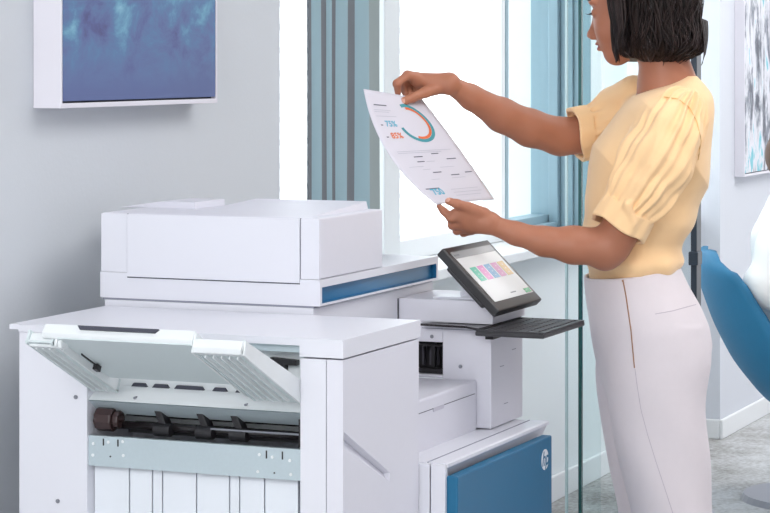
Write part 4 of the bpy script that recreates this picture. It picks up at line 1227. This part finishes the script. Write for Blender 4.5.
b = bmesh.new(); tube(b, on_curve(pants, ipol([(635, 369), (637, 385), (641, 410), (648, 436), (657, 465), (667, 495), (675, 520)], 34), -0.0002), 0.0008, n=5)
obj('side_seam', b, M_stitch, pants)
b = bmesh.new(); tube(b, on_curve(pants, ipol([(655, 314), (672, 311), (696, 304.5)], 16), -0.0001), 0.0009, n=5)
obj('pocket_welt', b, M_stitch, pants)
# shoulder seam of the near sleeve
b = bmesh.new(); tube(b, on_curve(blouse, ipol([(664, 97), (678, 99), (690, 108), (697, 122), (701, 140), (698, 160)], 26), 0.0002), 0.0013, n=5)
obj('sleeve_seam', b, mat('blouse_seam', (226, 184, 126), 0.9), blouse)
# shoes (below the picture)
for Lg in (LEGN, LEGF):
    a_ = Lg[-1][0]
    sf = Field((a_[0]-0.2, a_[1]-0.07, -0.002), (a_[0]+0.08, a_[1]+0.1, 0.11), 0.004)
    sf.cone((a_[0]+0.012, a_[1], 0.040), (a_[0]-0.135, a_[1]+0.02, 0.028), 0.036, 0.026, 0.01)
    sf.cone((a_[0]+0.01, a_[1], 0.055), (a_[0], a_[1], 0.11), 0.033, 0.033, 0.005, op='s')
    sf.add(lambda X, Y, Z: Z-0.002+0*X+0*Y, (a_[0]-0.2, a_[1]-0.1, 0), (a_[0]+0.1, a_[1]+0.1, 0.01), 0.002, 's')
    field_obj('shoe', sf, [M_shoe], woman, it=2)

# ------------------------------------------------------------------ printed page held by the woman
K = {'tl': Cc(363.5, 89.0, 4.90), 'tr': Cc(421.5, 98.5, 5.055), 'bl': Cc(436.0, 204.5, 4.830), 'br': Cc(494.3, 199.5, 4.985)}
def PP(s_, t, off=0.0):
    a = K['tl']*(1-s_)+K['tr']*s_; b_ = K['bl']*(1-s_)+K['br']*s_
    p = a*(1-t)+b_*t
    w = 4*t*(1-t)
    p = p+np.array((-0.024*(1-s_)+0.004*s_, -0.006*(1-s_), -0.012*(1-s_)))*w
    n_ = np.cross(K['tr']-K['tl'], K['bl']-K['tl']); n_ /= np.linalg.norm(n_)
    if n_[1] > 0: n_ = -n_
    return c2w(p+n_*off)
vs = [PP(i/16, j/28) for j in range(29) for i in range(17)]
fs = [(j*17+i, j*17+i+1, (j+1)*17+i+1, (j+1)*17+i) for j in range(28) for i in range(16)]
sheet = obj('paper_sheet', (vs, fs), M_paper, None, smooth=True, solid=0.0004)
setp(sheet, 'curved printed page with a ring chart, held up in both hands by the standing woman', 'paper')
OFF = 0.0008
def strip(bm, s0, t0, s1, t1, n=6):
    A = [bm.verts.new(PP(s0+(s1-s0)*i/n, t0, OFF)) for i in range(n+1)]; B = [bm.verts.new(PP(s0+(s1-s0)*i/n, t1, OFF)) for i in range(n+1)]
    for i in range(n): bm.faces.new((A[i], B[i], B[i+1], A[i+1]))
def ring_part(name, rgb, r0, r1, a0, a1, cs=0.60, ct=0.255):
    bm = bmesh.new(); n = 48; A = []; B = []
    for i in range(n+1):
        a = math.radians(a0+(a1-a0)*i/n)
        A.append(bm.verts.new(PP(cs+r0/0.21*math.cos(a), ct+r0/0.297*math.sin(a), OFF)))
        B.append(bm.verts.new(PP(cs+r1/0.21*math.cos(a), ct+r1/0.297*math.sin(a), OFF)))
    for i in range(n): bm.faces.new((A[i], A[i+1], B[i+1], B[i]))
    obj(name, bm, mat('ink_%s' % name, rgb, 0.7), sheet)
ring_part('outer_ring', (70, 152, 162), 0.043, 0.051, -110, 165)
ring_part('inner_ring', (226, 112, 66), 0.036, 0.0425, -95, 110)
def ptext(name, s_, cs, ct, size, rgb, bold=0.0):
    tv, tf = text_geo(s_, size, 0, bold)
    obj(name, ([PP(cs+x/0.21, ct-y/0.297, OFF) for x, y, _ in tv], tf), mat('ink_%d_%d' % (rgb[0], rgb[2]), rgb, 0.7), sheet)
ptext('figure', '75%', 0.25, 0.265, 0.020, (96, 180, 206), 0.0004)
ptext('figure', '85%', 0.25, 0.365, 0.020, (232, 124, 74), 0.0004)
ptext('figure', '750', 0.23, 0.885, 0.024, (96, 180, 206), 0.0006)
b = bmesh.new()
strip(b, 0.10, 0.108, 0.30, 0.116)
for (s0, t0, w) in ((0.30, 0.55, 0.12), (0.56, 0.53, 0.10), (0.30, 0.595, 0.10), (0.72, 0.585, 0.13), (0.40, 0.70, 0.12), (0.62, 0.735, 0.12), (0.10, 0.845, 0.2), (0.84, 0.72, 0.10), (0.10, 0.27, 0.03), (0.10, 0.37, 0.03)):
    strip(b, s0, t0, s0+w, t0+0.008, 3)
obj('dark_text', b, mat('ink_dark', (92, 94, 110), 0.7), sheet)
b = bmesh.new()
for (s0, t0, w) in ((0.08, 0.15, 0.25), (0.08, 0.165, 0.22), (0.08, 0.20, 0.3), (0.12, 0.50, 0.75), (0.12, 0.515, 0.6), (0.42, 0.60, 0.12), (0.14, 0.64, 0.2), (0.45, 0.90, 0.45), (0.45, 0.93, 0.40), (0.45, 0.87, 0.42), (0.3, 0.67, 0.1), (0.55, 0.66, 0.2), (0.6, 0.765, 0.2), (0.3, 0.765, 0.12)):
    strip(b, s0, t0, s0+w, t0+0.0035, 4)
obj('fine_text', b, mat('ink_pale', (182, 184, 196), 0.7), sheet)

# ------------------------------------------------------------------ blue chair and seated person at the far right
YCH = 8.0
def chair():
    path = [(706, 251), (702, 263), (707, 288), (719, 322), (738, 359), (768, 396), (800, 416), (845, 424), (905, 420)]
    inw = [0.02, 0.05, 0.09, 0.115, 0.125, 0.13, 0.13, 0.11, 0.06]
    P = [Cc(x, y, YCH) for x, y in path]
    n = 48; m = 24
    T = np.linspace(0, len(P)-1, n+1)
    PX = np.interp(T, range(len(P)), [p[0] for p in P]); PZ = np.interp(T, range(len(P)), [p[2] for p in P]); IN = np.interp(T, range(len(P)), inw)
    for _ in range(3):
        PX[1:-1] = (PX[:-2]+2*PX[1:-1]+PX[2:])/4; PZ[1:-1] = (PZ[:-2]+2*PZ[1:-1]+PZ[2:])/4
    vs = []
    for i in range(n+1):
        i0, i1 = max(i-1, 0), min(i+1, n)
        tx, tz = PX[i1]-PX[i0], PZ[i1]-PZ[i0]; l = math.hypot(tx, tz); nx, nz_ = -tz/l, tx/l
        if nx < 0 and i < n*0.6: nx, nz_ = -nx, -nz_
        if nz_ < 0 and i >= n*0.6: nx, nz_ = -nx, -nz_
        hw = 0.31*min(1, 0.35+math.sqrt(max(0.0, i/n))*1.6)
        for j in range(m+1):
            w = -1+2*j/m
            q = abs(w)**2.4*IN[i]
            vs.append(c2w((PX[i]+nx*q, YCH+hw*w*(1-0.12*abs(w)**3), PZ[i]+nz_*q)))
    fs = [(i*(m+1)+j, i*(m+1)+j+1, (i+1)*(m+1)+j+1, (i+1)*(m+1)+j) for i in range(n) for j in range(m)]
    base = c2w((Cc(820, 400, YCH)[0], YCH, 0))
    r = thing('lounge_chair', 'blue curved shell lounge chair at the far right, a person in white sitting in it', 'chair', tuple(base))
    obj('shell', (vs, fs), M_seat, r, smooth=True, solid=0.03)
    b = bmesh.new(); cx = Vector(base); zt_ = Cc(0, 424, YCH)[2]-0.02
    cyl(b, cx+Vector((0, 0, 0.03)), cx+Vector((0, 0, zt_+0.01)), 0.025, n=20); obj('pedestal', b, M_screw, r, smooth=False)
    b = bmesh.new(); cyl(b, cx, cx+Vector((0, 0, 0.02)), 0.26, 0.25, n=40); obj('base', b, M_screw, r)
    return r
chair()
def seated():
    r0 = c2w((Cc(815, 300, YCH)[0], YCH, 0))
    r = thing('person', 'person in a white shirt sitting in the blue lounge chair at the right edge', 'person', tuple(r0))
    Y = YCH
    f = Field((1.15, 7.70, 0.0), (2.05, 8.30, 1.30), 0.007)
    f.ell(C(798, 160, Y), (0.093, 0.072, 0.098), 0.02)
    f.ell(C(812, 168, Y), (0.06, 0.055, 0.07), 0.02)
    f.cone(C(829, 160, Y), C(831, 168, Y), 0.010, 0.013, 0.01)
    f.cone(C(794, 172, Y), C(790, 212, Y), 0.05, 0.055, 0.02)
    f.cone(C(788, 228, Y), C(790, 340, Y), 0.10, 0.12, 0.04)
    for s_ in (-1, 1):
        f.cone(C(788, 222, Y+s_*0.15), C(780, 285, Y+s_*0.2), 0.046, 0.04, 0.02)
        f.cone(C(780, 285, Y+s_*0.2), C(835, 315, Y+s_*0.13), 0.036, 0.025, 0.02)
        for k in range(4):
            f.cone(C(838, 313+k*3, Y+s_*0.12), C(856, 314+k*5, Y+s_*0.10), 0.011, 0.008, 0.006)
        f.cone(C(838, 312, Y+s_*0.12), C(850, 305, Y+s_*0.09), 0.011, 0.009, 0.006)
        f.cone(C(795, 350, Y+s_*0.09), C(895, 372, Y+s_*0.11), 0.08, 0.06, 0.03)
        f.cone(C(895, 375, Y+s_*0.11), C(888, 478, Y+s_*0.12), 0.055, 0.035, 0.02)
        f.cone(C(888, 485, Y+s_*0.12), C(925, 489, Y+s_*0.13), 0.036, 0.028, 0.02)
    field_obj('body', f, [M_skin], r, it=3)
    f = Field((1.10, 7.68, 0.40), (1.75, 8.32, 1.06), 0.007)
    sh = lambda X, Y_, Z, t, x, y, z: 0.004*np.sin(40*Z+30*X)
    f.cone(C(790, 238, Y), C(790, 345, Y), 0.125, 0.145, 0.05, disp=sh)
    f.cone(C(788, 205, Y), C(790, 232, Y), 0.068, 0.1, 0.03)
    for s_ in (-1, 1):
        f.cone(C(785, 224, Y+s_*0.14), C(769, 285, Y+s_*0.2), 0.070, 0.078, 0.03, disp=sh)
        f.cone(C(769, 285, Y+s_*0.2), C(825, 310, Y+s_*0.14), 0.074, 0.040, 0.02, disp=sh)
    field_obj('shirt', f, [M_shirt], r, it=3)
    f = Field((1.10, 7.68, 0.05), (2.05, 8.32, 0.62), 0.008)
    for s_ in (-1, 1):
        f.cone(C(795, 352, Y+s_*0.09), C(895, 372, Y+s_*0.11), 0.094, 0.072, 0.04)
        f.cone(C(895, 375, Y+s_*0.11), C(888, 470, Y+s_*0.12), 0.068, 0.05, 0.02)
    field_obj('trousers', f, [M_grey], r, it=3)
    f = Field((1.15, 7.85, 1.0), (1.6, 8.15, 1.32), 0.006)
    f.ell(C(793, 155, Y), (0.092, 0.084, 0.098), 0.02)
    f.cone(C(806, 190, Y+0.0), C(834, 175, Y), 0.05, 0.07, 0.01, op='s')
    f.ell(C(832, 165, Y), (0.07, 0.09, 0.08), 0.01, op='s')
    field_obj('hair', f, [mat('brown_hair', (96, 70, 56), 0.6, noise=0.2, nscale=80)], r, it=2)
seated()
